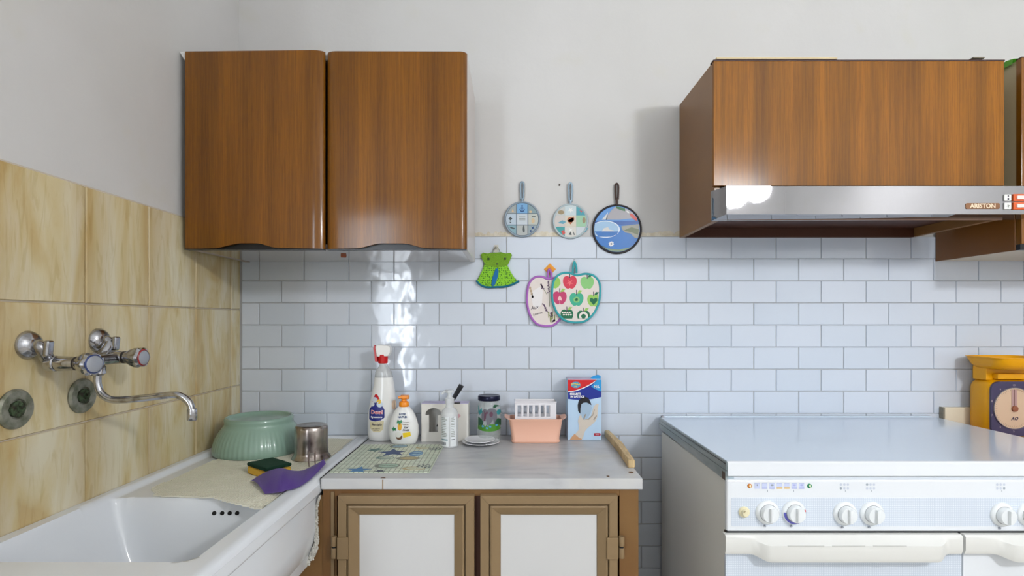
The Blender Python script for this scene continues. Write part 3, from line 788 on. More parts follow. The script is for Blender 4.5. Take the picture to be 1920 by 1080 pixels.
mx0, mx1, my0, my1 = -0.462, -0.2085, 1.375, 1.682
MB().box(mx0, mx1, my0, my1, CT + 0.0003, CT + 0.0025, 0.0005, 1).build('mat_sheet', mosaic_mat(), mt, 0)
ZM = CT + 0.0027
def flat_print(name, pts, mat):
    mb = MB(); pts = [(min(max(a, mx0 + .001), mx1 - .001), min(max(b, my0 + .001), my1 - .001)) for a, b in pts]
    mb.prism(pts, ZM - 0.0004, ZM, 'xy'); return mb.build(name, mat, mt, 0)
def star(cx, cy, r, rot, n=5, k=0.42):
    return [(cx + (r if i % 2 == 0 else r * k) * cos(rot + pi * i / n), cy + (r if i % 2 == 0 else r * k) * sin(rot + pi * i / n)) for i in range(2 * n)]
C_ = {'navy': (40, 68, 116), 'blue': (70, 122, 168), 'lblue': (140, 176, 196), 'teal': (96, 128, 124), 'grey': (118, 124, 112), 'sand': (178, 160, 112), 'dk': (52, 62, 76), 'mint': (160, 188, 168), 'pale': (196, 204, 182)}
P_ = {k: M('print_' + k, v, 0.45) for k, v in C_.items()}
for (px, py, r, rot, c) in ((672, 883, 0.026, 0.3, 'blue'), (703, 845, 0.022, 1.2, 'teal'), (737, 850, 0.036, 0.5, 'navy'), (712, 885, 0.013, 0.9, 'dk')):
    x, y = counter_px(px, py); flat_print('starfish_print', star(x, y, r * 1.3, rot), P_[c])
for (px, py, rx, ry, c, c2) in ((726, 875, 0.034, 0.024, 'grey', 'mint'), (748, 838, 0.028, 0.022, 'grey', 'lblue'), (780, 852, 0.020, 0.030, 'blue', 'lblue'), (722, 860, 0.026, 0.016, 'teal', 'pale'), (765, 861, 0.034, 0.018, 'grey', 'sand'), (776, 880, 0.030, 0.016, 'sand', 'pale'), (792, 841, 0.020, 0.012, 'sand', 'pale')):
    x, y = counter_px(px, py)
    flat_print('shell_print', ell(x, y, rx, ry, 20), P_[c])
    mb = MB(); mb.prism(ell(x + 0.003, y, rx * 0.78, ry * 0.7, 16), ZM, ZM + 0.0002, 'xy'); mb.build('shell_print', P_[c2], mt, 0)
    mb = MB()
    for i in range(5): mb.prism(star(x + rx * 0.5 * (i - 2) / 2, y, ry * 0.35, i, 4, 0.2), ZM + 0.0002, ZM + 0.0004, 'xy')
    mb.build('shell_print', P_[c], mt, 0)
for (px, py) in ((817, 843), (805, 876)):
    x, y = counter_px(px, py); x = min(x, mx1 - 0.022)
    mb = MB(); mb.prism(star(x, y, 0.021, 0.2, 8, 0.75), ZM - 0.0004, ZM, 'xy'); mb.build('rosette_print', P_['dk'], mt, 0)
    mb = MB()
    for i in range(8):
        a = i * pi / 4; mb.prism(ell(x + 0.012 * cos(a), y + 0.012 * sin(a), 0.0038, 0.0038, 8), ZM, ZM + 0.0002, 'xy')
    mb.prism(ell(x, y, 0.005, 0.005, 10), ZM, ZM + 0.0002, 'xy'); mb.build('rosette_print', P_['pale'], mt, 0)

# ------------------------------------------------------------ things on the worktop
# bottle helper: superelliptic section with half width hw(z) and half depth hd(z)
def bottle(name, rows, c, mat, parent, n=40, smooth=60, sup=2.3):
    mb = MB(); rings = []
    for (z, w, d, ox) in rows:
        ring = []
        for i in range(n):
            a = 2 * pi * i / n; ca, sa = cos(a), sin(a)
            k = (abs(ca) ** sup + abs(sa) ** sup) ** (-1 / sup)
            ring.append(mb.bm.verts.new((c[0] + ox + w * ca * k, c[1] + d * sa * k, c[2] + z)))
        rings.append(ring)
    for A, B in zip(rings, rings[1:]):
        for i in range(n): mb.bm.faces.new((A[i], A[(i + 1) % n], B[(i + 1) % n], B[i]))
    mb.bm.faces.new(rings[0][::-1]); mb.bm.faces.new(rings[-1])
    return mb.build(name, mat, parent, smooth)
def surf_of(rows, c, off=0.0006, sup=2.3):
    def f(x, z):
        zz = z - c[2]
        for (a, b) in zip(rows, rows[1:]):
            if a[0] <= zz <= b[0]:
                t = (zz - a[0]) / max(1e-9, b[0] - a[0]); w = a[1] + (b[1] - a[1]) * t; d = a[2] + (b[2] - a[2]) * t; ox = a[3] + (b[3] - a[3]) * t; break
        else:
            q = rows[0] if zz < rows[0][0] else rows[-1]; w, d, ox = q[1:]
        k = min(0.985, abs((x - c[0] - ox) / w))
        return c[1] - d * (1 - k ** sup) ** (1 / sup) - off
    return f
# spray bottle
ys = 1.752; u = ys / F
cs = (X(716, ys), ys, CT + 0.0004)
sb = thing('spray_bottle', 'tall white spray bottle with red and white trigger head', 'bottle', cs)
def srow(py, pl, pr, d): return (Z(py, ys - 0.03) - cs[2] if 0 else (829 - py) * u * 0.985, (pr - pl) / 2 * u, d, ((pl + pr) / 2 - 716) * u)
rows = [srow(829, 697, 734, 0.019), srow(827, 692, 739, 0.024), srow(815, 690, 742, 0.027), srow(795, 690, 743.5, 0.028), srow(775, 691, 743, 0.028), srow(755, 694, 742, 0.027), srow(740, 697.5, 741, 0.026), srow(725, 701, 739, 0.025), srow(709, 703, 736.5, 0.024)]
rows = [(0, rows[0][1] , 0.019, rows[0][3])] + rows[1:]
MILK = M('milky_plastic', (226, 226, 224), 0.25, coat=0.3)
ob = bottle('bottle_body', rows, cs, MILK, sb)
rows2 = [srow(709, 703, 736.5, 0.024), srow(700, 704, 734.5, 0.0225), srow(694, 707, 731, 0.020), srow(688, 711, 727, 0.013), srow(682, 712, 725, 0.011)]
bottle('bottle_neck', rows2, cs, M('translucent_plastic', (200, 202, 202), 0.2, alpha=0.6, coat=0.5), sb)
RD = M('red_plastic', (190, 14, 20), 0.3)
cxn = cs[0] + 2 * u
def hgt(py): return cs[2] + (829 - py) * u * 0.985
MB().lathe([(0, 0), (0.013, 0), (0.0150, 0.001), (0.0165, hgt(666) - hgt(683)), (0, hgt(666) - hgt(683))], (cxn, ys, hgt(683)), 'z', 28, mod=lambda a, t: 1 + 0.02 * cos(24 * a)).build('collar', RD, sb, 30)
tr = MB(); tr.prism([(X(704, ys), hgt(679)), (X(708.5, ys), hgt(680)), (X(708.5, ys), hgt(655)), (X(703, ys), hgt(648)), (X(701, ys), hgt(655)), (X(704, ys), hgt(665))], ys - 0.010, ys + 0.002, 'xz', 0.001)
lab(tr.build('trigger', RD, sb), 'red trigger lever')
hd_ = MB(); hd_.prism(pxs([(706, 669), (727, 668), (731, 661), (731, 652), (727, 648), (708, 646.5), (703, 650)], ys - 0.016), ys - 0.015, ys + 0.016, 'xz', 0.0025, 3)
hd_.build('sprayer_head', M('white_plastic', (228, 226, 222), 0.3), sb)
sf = surf_of(rows, cs, 0.0007); LBL = lambda n, c: M('label_' + n, c, 0.4)
def sp_px(pts): return [(X(a, ys - 0.027), Z(b, ys - 0.027)) for a, b in pts]
decal('label', sp_px([(691, 787), (691, 768), (696, 762), (700, 752), (703, 742), (708, 741), (713, 752), (716, 760), (721, 768), (721, 783), (714, 788), (704, 790), (696, 789)]), 0, LBL('navy', (34, 40, 120)), sb, sf, 3)
sf2 = surf_of(rows, cs, 0.0011)
decal('label_flash', sp_px([(697, 755), (700, 745), (703, 739.5), (707, 739.5), (712, 748), (710, 750), (703, 743), (699, 752)]), 0, RD, sb, sf2, 2)
for (a, b, ra, c) in ((702.5, 750, 5.5, (200, 206, 216)), (697.5, 758, 4.5, (214, 218, 222)), (712, 758, 6, (196, 210, 222)), (710.5, 753, 4.5, (226, 182, 40))):
    decal('foam_print', sp_px(ell(a, b, ra, ra * 0.95, 14)), 0, LBL('c%d' % (a * 10), c), sb, surf_of(rows, cs, 0.0014), 1)
decal('label_gold', sp_px([(692, 791), (720, 789), (718, 806), (712, 810), (700, 810), (693, 803)]), 0, LBL('gold', (206, 196, 160)), sb, sf2, 2)
WH = M('print_white', (236, 236, 236), 0.4); PRED = M('print_red', (214, 40, 44), 0.4); PDK = M('print_dark', (60, 50, 70), 0.5)
sf3 = surf_of(rows, cs, 0.0017)
text('Dexal', 0.0155, X(706.5, ys - .027), Z(773, ys - .027), 0, WH, sb, surf=sf2, bold=0.0009, xs=1.05)
text('Dexal', 0.0155, X(706.5, ys - .027), Z(773, ys - .027), 0, PRED, sb, surf=sf3, bold=0.0001, xs=1.05)
text('Sgrassatore', 0.0080, X(706, ys - .027), Z(782, ys - .027), 0, WH, sb, surf=sf3, bold=0.0002)
text('Marsiglia', 0.0095, X(706, ys - .027), Z(796, ys - .027), 0, PDK, sb, surf=sf3, bold=0.0001, shear=0.3)
text('con sapone\nnaturale', 0.0055, X(705, ys - .027), Z(805, ys - .027), 0, PDK, sb, surf=sf3)
decal('flower_print', sp_px(ell(737, 760, 3.4, 9, 14)), 0, LBL('peach', (222, 196, 170)), sb, sf2, 2)

# liquid soap
yp = 1.700; u = yp / F
cp = (X(757, yp), yp, CT + 0.0004)
so = thing('soap_dispenser', 'rounded white liquid soap bottle with orange pump', 'soap dispenser', cp)
def prow(py, w, d): return ((832 - py) * u, w * u, d, 0.0)
rows_p = [prow(832, 20, 0.016), prow(830, 23, 0.018), prow(822, 26.5, 0.022), prow(810, 28, 0.024), prow(798, 27.6, 0.024), prow(787, 25, 0.022), prow(778, 21.5, 0.020), prow(770, 17, 0.018), prow(765, 12.5, 0.015), prow(762, 9.5, 0.0135)]
bottle('bottle_body', rows_p, cp, M('soap_white', (228, 228, 226), 0.28, coat=0.3), so, sup=2.1)
OR = M('orange_plastic', (236, 140, 22), 0.32)
def hp(py): return cp[2] + (832 - py) * u
xo = cp[0] + 0.5 * u
pm = MB(); pm.lathe([(0, hp(762)), (0.0150, hp(762)), (0.0155, hp(761)), (0.0152, hp(755)), (0.0125, hp(752.5)), (0.0085, hp(752)), (0.0078, hp(748.5)), (0.0105, hp(747.5)), (0.0115, hp(743)), (0.010, hp(741)), (0, hp(740.5))], (xo, yp, 0), 'z', 28)
lab(pm.build('pump', OR, so), 'orange pump')
nz_ = MB(); nz_.prism(pxs([(747, 743), (765, 740.5), (767, 743), (766.5, 748), (764, 748.5), (763, 745.5), (748, 747.5)], yp - 0.004), yp - 0.011, yp + 0.003, 'xz', 0.0015)
nz_.build('nozzle', OR, so)
def so_px(pts): return [(X(a, yp - 0.024), Z(b, yp - 0.024)) for a, b in pts]
s1 = surf_of(rows_p, cp, 0.0006, 2.1); s2 = surf_of(rows_p, cp, 0.0011, 2.1); s3 = surf_of(rows_p, cp, 0.0016, 2.1)
NAVY = M('print_navy', (56, 64, 140), 0.4); YEL = M('print_yellow', (240, 206, 40), 0.4); GRN = M('print_green', (48, 128, 84), 0.4); BRN = M('print_brown', (112, 84, 60), 0.5)
xc_, yz = yp - .024, yp - .024
text('ROSE\nNATUR', 0.0085, X(754, xc_), Z(780, yz), 0, NAVY, so, surf=s2, bold=0.0003)
text('Cocco e\nAnanas', 0.0066, X(760, xc_), Z(794, yz), 0, BRN, so, surf=s2)
text('Gel\nFrutti', 0.0085, X(761, xc_), Z(804, yz), 0, PDK, so, surf=s3, bold=0.0002, shear=0.25)
decal('label', so_px([(755, 812), (769, 810), (770, 818), (756, 821)]), 0, YEL, so, s1, 1)
decal('pineapple_print', so_px(ell(749.5, 800, 4, 7.5, 14)), 0, M('print_amber', (226, 170, 40), 0.4), so, s1, 1)
decal('leaf_print', so_px(star(749, 792, 6, 0.3, 5, 0.4)), 0, GRN, so, s2, 1)
decal('leaf_print', so_px(star(738, 805, 5, 0.7, 5, 0.5)), 0, GRN, so, s1, 1)
decal('coconut_print', so_px(ell(748, 819, 6.5, 6, 14)), 0, BRN, so, s1, 1)
decal('coconut_print', so_px(ell(746.5, 815, 6.5, 5.5, 14)), 0, M('print_cream', (222, 222, 214), 0.4), so, s2, 1)

# white napkin box
yn = 1.728; hn_ = 0.053
nb = thing('white_box', 'white cardboard box with arched cutout window holding a knife', 'box', (X(833, yn), yn + 0.03, CT))
x0, x1 = X(790, yn), X(878, yn); z0 = CT + 0.0004; z1 = Z(757.5, yn)
CARD = M('white_card', (218, 215, 208), 0.6); LIL = M('lilac_card', (186, 180, 206), 0.6)
xa, xb = X(804.5, yn), X(821, yn); za, zb = Z(810, yn), Z(778, yn)
fp = MB()
cxh = (X(797.5, yn) + X(828, yn)) / 2; rh = (X(828, yn) - X(797.5, yn)) / 2
fp.prism([(x0, z0), (xa, z0), (xa, zb), (X(797.5, yn), zb)] + [(cxh - rh * cos(t), zb + rh * 0.85 * sin(t)) for t in [pi * i / 12 for i in range(1, 7)]] + [(cxh, z1), (x0, z1)], yn, yn + 0.0018)
fp.prism([(xb, z0), (x1, z0), (x1, z1), (cxh, z1)] + [(cxh - rh * cos(t), zb + rh * 0.85 * sin(t)) for t in [pi * i / 12 for i in range(6, 12)]] + [(X(828, yn), zb), (xb, zb)], yn, yn + 0.0018)
fp.prism([(xa, z0), (xb, z0), (xb, za), (xa, za)], yn, yn + 0.0018)
fp.build('front_panel', CARD, nb, 0)
MB().box(x0, x0 + 0.0018, yn + 0.0019, yn + hn_, z0, z1).build('side_panel', CARD, nb, 0)
MB().box(x1 - 0.0018, x1, yn + 0.0019, yn + hn_, z0, z1).build('side_panel', CARD, nb, 0)
MB().box(x0, x1, yn + hn_, yn + hn_ + 0.0018, z0, z1).build('back_panel', CARD, nb, 0)
tp = MB(); xk = X(845, yn)
tp.box(x0, X(842, yn), yn, yn + hn_, z1 + 0.0002, z1 + 0.002); tp.box(X(862, yn), x1, yn, yn + hn_, z1 + 0.0002, z1 + 0.002); tp.box(X(842, yn), X(862, yn), yn + 0.034, yn + hn_, z1 + 0.0002, z1 + 0.002)
lab(tp.build('top_flap', LIL, nb, 0), 'lilac top')
decal('printed_mark', pxs([(856, 777), (861, 776), (864, 780), (860, 784), (856, 784)], yn - 0.0004), yn - 0.0004, M('print_pink', (206, 160, 168), 0.5), nb)
# knife in the box
kn = thing('knife', 'black handled knife sticking up out of the white box', 'knife', (X(838, 1.748), 1.748, CT))
yk = 1.750
ka = Vector(W(865.5, 722, yk)); kb = Vector(W(850.5, 747, yk)); kd = (kb - ka).normalized()
kc = Vector(W(806, 806, yk)); 
mbk = MB(); n_ = Vector((kd.z, 0, -kd.x))
def slab_along(a, b, w0, w1, th, bev=0.001):
    d = (b - a).normalized(); nn = Vector((d.z, 0, -d.x)); mb = MB()
    pts = [a + nn * w0, b + nn * w1, b - nn * w1, a - nn * w0]
    mb.prism([(q.x, q.z) for q in pts], a.y - th, a.y + th, 'xz', bev); return mb
lab(slab_along(ka, kb + (kb - ka) * 0.25, 0.0085, 0.0065, 0.006, 0.002).build('knife_handle', BLACK, kn), 'black handle')
kp = ka + kd * 0.155
slab_along(kb + (kb - ka) * 0.25, kp, 0.005, 0.002, 0.0008, 0.0002).build('blade', M('dark_blade', (40, 36, 34), 0.4, 0.3), kn)

# clear pump bottle with label
yc_ = 1.664; u = yc_ / F
cc = (X(843, yc_), yc_, CT + 0.0004)
cbt = thing('pump_bottle', 'small clear hand gel bottle with white printed label', 'bottle', cc)
CLP = M('frosted_clear', (226, 229, 231), 0.18, alpha=0.62, coat=0.5)
rb = 16 * u
prf = [(0, 0.0), (rb * 0.93, 0.0), (rb, 0.002), (rb, 56 * u), (rb * 1.0, 62 * u), (rb * 0.85, 68 * u), (rb * 0.48, 73 * u), (rb * 0.44, 80 * u), (0, 80 * u)]
MB().lathe(prf, cc, 'z', 36).build('bottle_body', CLP, cbt)
MB().lathe([(0, 80 * u), (rb * 0.55, 80 * u), (rb * 0.55, 90 * u), (rb * 0.35, 92 * u), (rb * 0.25, 96 * u), (rb * 0.25, 100 * u), (rb * 0.5, 101 * u), (rb * 0.5, 106 * u), (0, 107 * u)], cc, 'z', 24).build('pump', CLP, cbt)
MB().tube([(cc[0], cc[1], cc[2] + 103 * u), (cc[0] - 10 * u, cc[1] - 0.004, cc[2] + 103 * u), (cc[0] - 14 * u, cc[1] - 0.006, cc[2] + 98 * u)], [0.005, 0.004, 0.003], 10).build('nozzle', CLP, cbt)
def cyl_surf(c, r, off):
    return lambda x, z: c[1] - math.sqrt(max(1e-8, r * r - min(abs(x - c[0]), r * 0.98) ** 2)) - off
cf = cyl_surf(cc, rb, 0.0005); cf2 = cyl_surf(cc, rb, 0.0009)
def lab_rect(a, b, t, btm, mat, sf_, nm='label', n=8):
    mb = MB(); Yq = yc_ - rb
    for i in range(n):
        xa_, xb_ = [cc[0] + (a + (b - a) * (i + k) / n) * u for k in (0, 1)]
        zt, zb_ = cc[2] + t * u, cc[2] + btm * u
        mb.quad((xa_, sf_(xa_, 0), zb_), (xb_, sf_(xb_, 0), zb_), (xb_, sf_(xb_, 0), zt), (xa_, sf_(xa_, 0), zt))
    return mb.build(nm, mat, cbt, 60)
LW = M('paper_label', (226, 230, 232), 0.45); TXG = M('print_grey', (128, 134, 140), 0.5); TXD = M('print_slate', (60, 66, 76), 0.5)
lab_rect(-15, 0.2, 58, 3, LW, cf); lab_rect(3.2, 13.5, 58, 3, LW, cf)
rg = random.Random(2)
for i in range(12):
    zt = 56 - i * 3.1
    lab_rect(-13.5, -2.5 - rg.uniform(0, 4), zt, zt - 0.9, TXG, cf2, 'text_line', 4); lab_rect(4.6, 11.5 - rg.uniform(0, 2), zt, zt - 0.9, TXG, cf2, 'text_line', 4)
lab_rect(-14, -1.5, 16.5, 14.5, M('print_sea', (84, 128, 140), 0.5), cf2, 'text_line', 4); lab_rect(5, 11, 16.5, 15.2, TXD, cf2, 'text_line', 4)
for i in range(6): lab_rect(-13.5 + i * 1.5, -12.7 + i * 1.5, 11, 5.5, TXD, cf2, 'barcode_bar', 1)

# decorated glass jar
yj = 1.752; u = yj / F
cj = (X(917, yj), yj, CT + 0.0004); rj = 22.5 * u
jr = thing('glass_jar', 'glass jar painted with an elephant and grass, dark blue lid', 'jar', cj)
GL = M('jar_glass', (206, 214, 210), 0.04, alpha=0.22, coat=1.0)
MB().lathe([(0, 0.003), (rj * 0.8, 0.003), (rj * 0.9, 0.0), (rj, 0.006), (rj, 62 * u), (rj * 0.93, 68 * u), (rj * 0.84, 71 * u), (rj * 0.84, 76 * u), (rj * 0.80, 76 * u), (rj * 0.80, 71 * u), (rj * 0.89, 67 * u), (rj * 0.96, 61 * u), (rj * 0.96, 0.009), (rj * 0.85, 0.006), (0, 0.006)], cj, 'z', 48).build('glass_body', GL, jr)
MB().lathe([(0, 75 * u), (rj * 0.90, 75 * u), (rj * 0.93, 76 * u), (rj * 0.93, 82.5 * u), (rj * 0.88, 84 * u), (rj * 0.80, 83.4 * u), (0, 83.2 * u)], cj, 'z', 40).build('lid', M('navy_lid', (24, 26, 52), 0.3, 0.5), jr)
jf = cyl_surf(cj, rj, 0.0005); jf2 = cyl_surf(cj, rj, 0.001); jf3 = cyl_surf(cj, rj, 0.0014)
def jp(pts): 
    return [(X(a, yj - rj), Z(b, yj - rj)) for a, b in pts]
PG = M('painted_green', (70, 132, 40), 0.4); PGR = M('painted_grey', (104, 104, 112), 0.4); PT = M('painted_teal', (52, 138, 142), 0.4); PDG = M('painted_dark_green', (36, 84, 60), 0.4); PBL = M('painted_blue', (78, 150, 196), 0.4)
gp = [(895, 806)] + [(896 + i * 2.7, 797 + (4 if i % 2 else -1)) for i in range(16)] + [(939, 806), (930, 808.5), (917, 809.5), (904, 808.5)]
decal('grass_print', jp(gp), 0, PG, jr, jf2, 2)
decal('elephant_print', jp([(903, 772), (908, 767), (914, 769), (918, 766), (926, 766), (931, 771), (932, 784), (930, 797), (926, 797), (925, 786), (920, 784), (918, 797), (913, 797), (912, 786), (907, 783), (906, 795), (902, 796), (903, 783)]), 0, PGR, jr, jf, 2)
decals('trunk_print', [jp([(908, 770), (912, 776), (910, 790), (907, 790), (908, 778)]), jp(ell(921, 777, 3.5, 5, 8)), jp(ell(913, 774, 2, 2.5, 8))], 0, M('painted_plum', (96, 60, 78), 0.4), jr, jf2)
decal('leaf_print', jp([(896, 760), (899, 771), (903, 765), (904, 774), (899, 779), (896, 774)]), 0, PT, jr, jf2, 1)
decal('leaf_print', jp(ell(935, 774, 4, 5, 10)), 0, PT, jr, jf2, 1)
decal('bush_print', jp([(896, 783), (902, 786), (906, 792), (904, 799), (896, 799)]), 0, PDG, jr, jf2, 1)
decal('bush_print', jp([(928, 792), (933, 785), (939, 788), (939, 800), (928, 799)]), 0, PDG, jr, jf2, 1)
for (a, b) in ((905, 800), (919, 800), (931, 798), (913, 803)):
    decal('flower_print', jp(star(a, b, 2.6, 0.5, 5, 0.5)), 0, PBL, jr, jf3, 0)
decal('bird_print', jp([(924, 764), (927, 759), (932, 760), (937, 763), (931, 763), (928, 766)]), 0, PDG, jr, jf2, 1)

# two stacked saucers
ysa = 1.693; xsa = X(902, ysa)
WC = M('white_ceramic', (222, 222, 226), 0.12, coat=0.4)
s_a = MB().lathe([(0, 0.0), (0.030, 0.0), (0.032, 0.002), (0.050, 0.006), (0.0585, 0.0095), (0.0580, 0.0110), (0.048, 0.0085), (0.030, 0.0045), (0, 0.0040)], (xsa, ysa, CT + 0.0004), 'z', 48)
tag(s_a.build('saucer', WC, None, 60, origin=(xsa, ysa, CT)), 'white ceramic saucer under a smaller one, before the jar', 'saucer')
s_b = MB().lathe([(0, 0.0), (0.026, 0.0), (0.028, 0.0015), (0.042, 0.0045), (0.0475, 0.006), (0.047, 0.0072), (0.040, 0.0058), (0.026, 0.003), (0, 0.0028)], (xsa - 0.004, ysa + 0.003, CT + 0.0095), 'z', 48)
s_b.rot(R(1.5), 'X', (xsa, ysa, CT + 0.0095))
tag(s_b.build('saucer', WC, None, 60, origin=(xsa - 0.004, ysa + 0.003, CT + 0.01)), 'smaller white saucer lying on top of the larger saucer', 'saucer')

# peach tub with white basket
yt = 1.745; tcx = X(1003.5, yt)
PEACH = M('peach_plastic', (232, 180, 156), 0.4, coat=0.1)
tb = thing('plastic_tub', 'peach plastic tub with flared rim handles holding the white basket', 'tub', (tcx, yt, CT))
def loft_box(lv, c, r=0.012, n=4):
    """lv: list of (halfx, halfy, z); open shell"""
    mb = MB(); rings = []
    for (hx, hy, z) in lv: rings.append([mb.bm.verts.new((c[0] + a, c[1] + b, c[2] + z)) for a, b in rrect(-hx, hx, -hy, hy, r, n)])
    for A, B in zip(rings, rings[1:]):
        for i in range(len(A)): mb.bm.faces.new((A[i], A[(i + 1) % len(A)], B[(i + 1) % len(A)], B[i]))
    mb.bm.faces.new(rings[0][::-1]); mb.bm.faces.new(rings[-1])
    return mb
u = (yt - 0.045) / F
tz = (830 - 786) * u
lv = [(44 * u, 0.037, 0), (45.5 * u, 0.0385, 0.002), (46 * u, 0.039, 0.008), (44.8 * u, 0.038, 0.0095), (50 * u, 0.043, tz - 0.004), (50.6 * u, 0.0455, tz), (50.6 * u, 0.0455, tz + 0.002), (48.8 * u, 0.041, tz + 0.002), (44 * u, 0.036, 0.011), (43 * u, 0.035, 0.003), (40 * u, 0.033, 0.0025)]
loft_box(lv, (tcx, yt, CT + 0.0004)).build('tub_body', PEACH, tb, 40)
for s in (-1, 1):
    mb = MB(); xe = tcx + s * 49.5 * u; xf = tcx + s * 59 * u
    pts = [(xe, yt - 0.040), (xe + s * 0.004, yt - 0.043), (xf - s * 0.002, yt - 0.030), (xf, yt - 0.020), (xf, yt + 0.020), (xf - s * 0.002, yt + 0.030), (xe, yt + 0.040)]
    A = [mb.bm.verts.new((x, y, CT + tz + 0.0005 + abs(x - xe) * 0.35)) for x, y in pts]; B = [mb.bm.verts.new((v.co.x, v.co.y, v.co.z + 0.0022)) for v in A]
    mb.bm.faces.new(A[::-1]); mb.bm.faces.new(B)
    for i in range(len(A)): mb.bm.faces.new((A[i], A[(i + 1) % len(A)], B[(i + 1) % len(A)], B[i]))
    mb.build('rim_handle', PEACH, tb, 30)
ybk = yt - 0.028; ub = ybk / F
bk = thing('slotted_basket', 'small white plastic basket with slotted sides inside the peach tub', 'basket', (X(1004, ybk), yt, CT + 0.011))
WP = M('white_basket_plastic', (226, 224, 228), 0.35)
xb0, xb1 = X(966, ybk), X(1042.5, ybk); zb0, zb1 = CT + 0.030, Z(754, ybk); ybb = yt + 0.026
sl = [X(q, ybk) for q in (974, 985, 995.5, 1006.5, 1017.5, 1028)]; sw = 3.6 * ub
def slotted(mb, a0, a1, slots, mk):
    zt, zl_ = zb1 - 0.010, Z(781, ybk)
    mk(mb, a0, a1, zt, zb1); mk(mb, a0, a1, zb0, zl_)
    e = [a0] + [v for s in slots for v in (s - sw, s + sw)] + [a1]
    for i in range(0, len(e), 2): mk(mb, e[i], e[i + 1], zl_, zt)
mb = MB(); slotted(mb, xb0, xb1, sl, lambda m, a, b, c, d: m.box(a, b, ybk - 0.001, ybk + 0.001, c, d)); mb.build('side_panel', WP, bk, 0)
mb = MB(); slotted(mb, xb0, xb1, sl, lambda m, a, b, c, d: m.box(a, b, ybb - 0.001, ybb + 0.001, c, d)); mb.build('side_panel', WP, bk, 0)
for xx in (xb0, xb1):
    mb = MB(); slotted(mb, ybk, ybb, [ybk + 0.014, ybk + 0.027, ybk + 0.040], lambda m, a, b, c, d: m.box(xx - 0.001, xx + 0.001, a, b, c, d)); mb.build('side_panel', WP, bk, 0)
MB().box(xb0, xb1, ybk, ybb, zb0 - 0.0015, zb0 + 0.0005).build('bottom_panel', WP, bk, 0)
MB().tube([(xb0 - 0.001, ybk - 0.001, zb1), (xb1 + 0.001, ybk - 0.001, zb1), (xb1 + 0.001, ybb + 0.001, zb1), (xb0 - 0.001, ybb + 0.001, zb1)], 0.0022, 8, closed=True).build('rim', WP, bk, 50)
for a in (xb0 + 0.01, xb1 - 0.01):
    for b in (ybk + 0.008, ybb - 0.008): MB().lathe([(0, CT + 0.0065), (0.003, CT + 0.0065), (0.004, zb0 - 0.001), (0, zb0 - 0.001)], (a, b, 0), 'z', 8).build('foot', WP, bk)

# glove box
yg = 1.748
gb = thing('glove_box', 'blue and red cardboard box of latex gloves picturing a gloved hand', 'box', (X(1096, yg), yg + 0.025, CT))
gx0, gx1 = X(1064.5, yg), X(1127.5, yg); gz0, gz1 = CT + 0.0004, Z(711, yg)
PBLU = M('box_pale_blue', (182, 208, 232), 0.35)
MB().box(gx0, gx1, yg, yg + 0.060, gz0, gz1, 0.0006, 1).build('carton', PBLU, gb, 0)
def gpx(pts): return [(min(max(X(a, yg), gx0), gx1), Z(b, yg)) for a, b in pts]
g1, g2, g3, g4 = yg - 0.0004, yg - 0.0008, yg - 0.0012, yg - 0.0016
arc = [(1065 + i * 6.25, 748 + 3.5 * sin(pi * i / 10) - i * 0.35) for i in range(11)]
decal('blue_band', gpx([(1064, 712), (1128, 712)] + arc[::-1]), g1, M('print_royal', (22, 44, 142), 0.35), gb)
red = [(1064, 712), (1119, 712)] + [(1119 - 52 * (i / 8) , 712 + 21.5 * (1 - (1 - i / 8) ** 1.7)) for i in range(1, 9)] + [(1064, 734)]
decal('white_swoosh', gpx([(a + (0.8 if 1066 < a < 1119 else 0), b + (1.6 if b > 712 else 0)) for a, b in red]), g2, WH, gb)
decal('red_panel', gpx(red), g3, M('print_scarlet', (202, 24, 30), 0.35), gb)
decal('cyan_panel', gpx([(1119.5, 712), (1128, 712), (1128, 734), (1122, 732), (1115, 729), (1108, 724.5), (1114, 719)]), g2, M('print_cyan', (40, 146, 208), 0.35), gb)
decal('round_logo', gpx(ell(1079.5, 721.5, 9, 6, 18)), g4, M('print_sky', (70, 150, 190), 0.4), gb)
text('EXTRAA', 0.0078, X(1079, yg), Z(720.5, yg), g4 - 0.0004, YEL, gb, bold=0.0003)
text('LINE', 0.0048, X(1079, yg), Z(725, yg), g4 - 0.0004, YEL, gb, bold=0.0002)
text('M/L', 0.0112, X(1119, yg), Z(725, yg), g4, WH, gb, bold=0.0003)
text('GUANTI', 0.0095, X(1078.5, yg), Z(738.8, yg), g4, WH, gb, bold=0.0005, xs=0.98)
text('IN LATTICE', 0.0088, X(1082.5, yg), Z(743.8, yg), g4, WH, gb, bold=0.0005, xs=0.98)
decal('black_swoosh', gpx([(1084, 771), (1083, 760), (1085, 751), (1090, 745.5), (1096, 743.5), (1103, 746), (1107, 753), (1109, 760), (1105, 757), (1100, 754.5), (1094, 755), (1090, 758), (1088.5, 766), (1088, 776)]), g2, M('print_black', (18, 18, 26), 0.35), gb)
decal('window_print', gpx([(1090, 757), (1094, 755), (1101, 755), (1106, 758), (1110, 764), (1107, 776), (1100, 786), (1092, 784), (1088, 776)]), g1 , M('print_ice', (160, 184, 206), 0.3), gb)
GLV = M('print_glove', (206, 196, 184), 0.45); GLD = M('print_glove_shade', (158, 150, 140), 0.45)
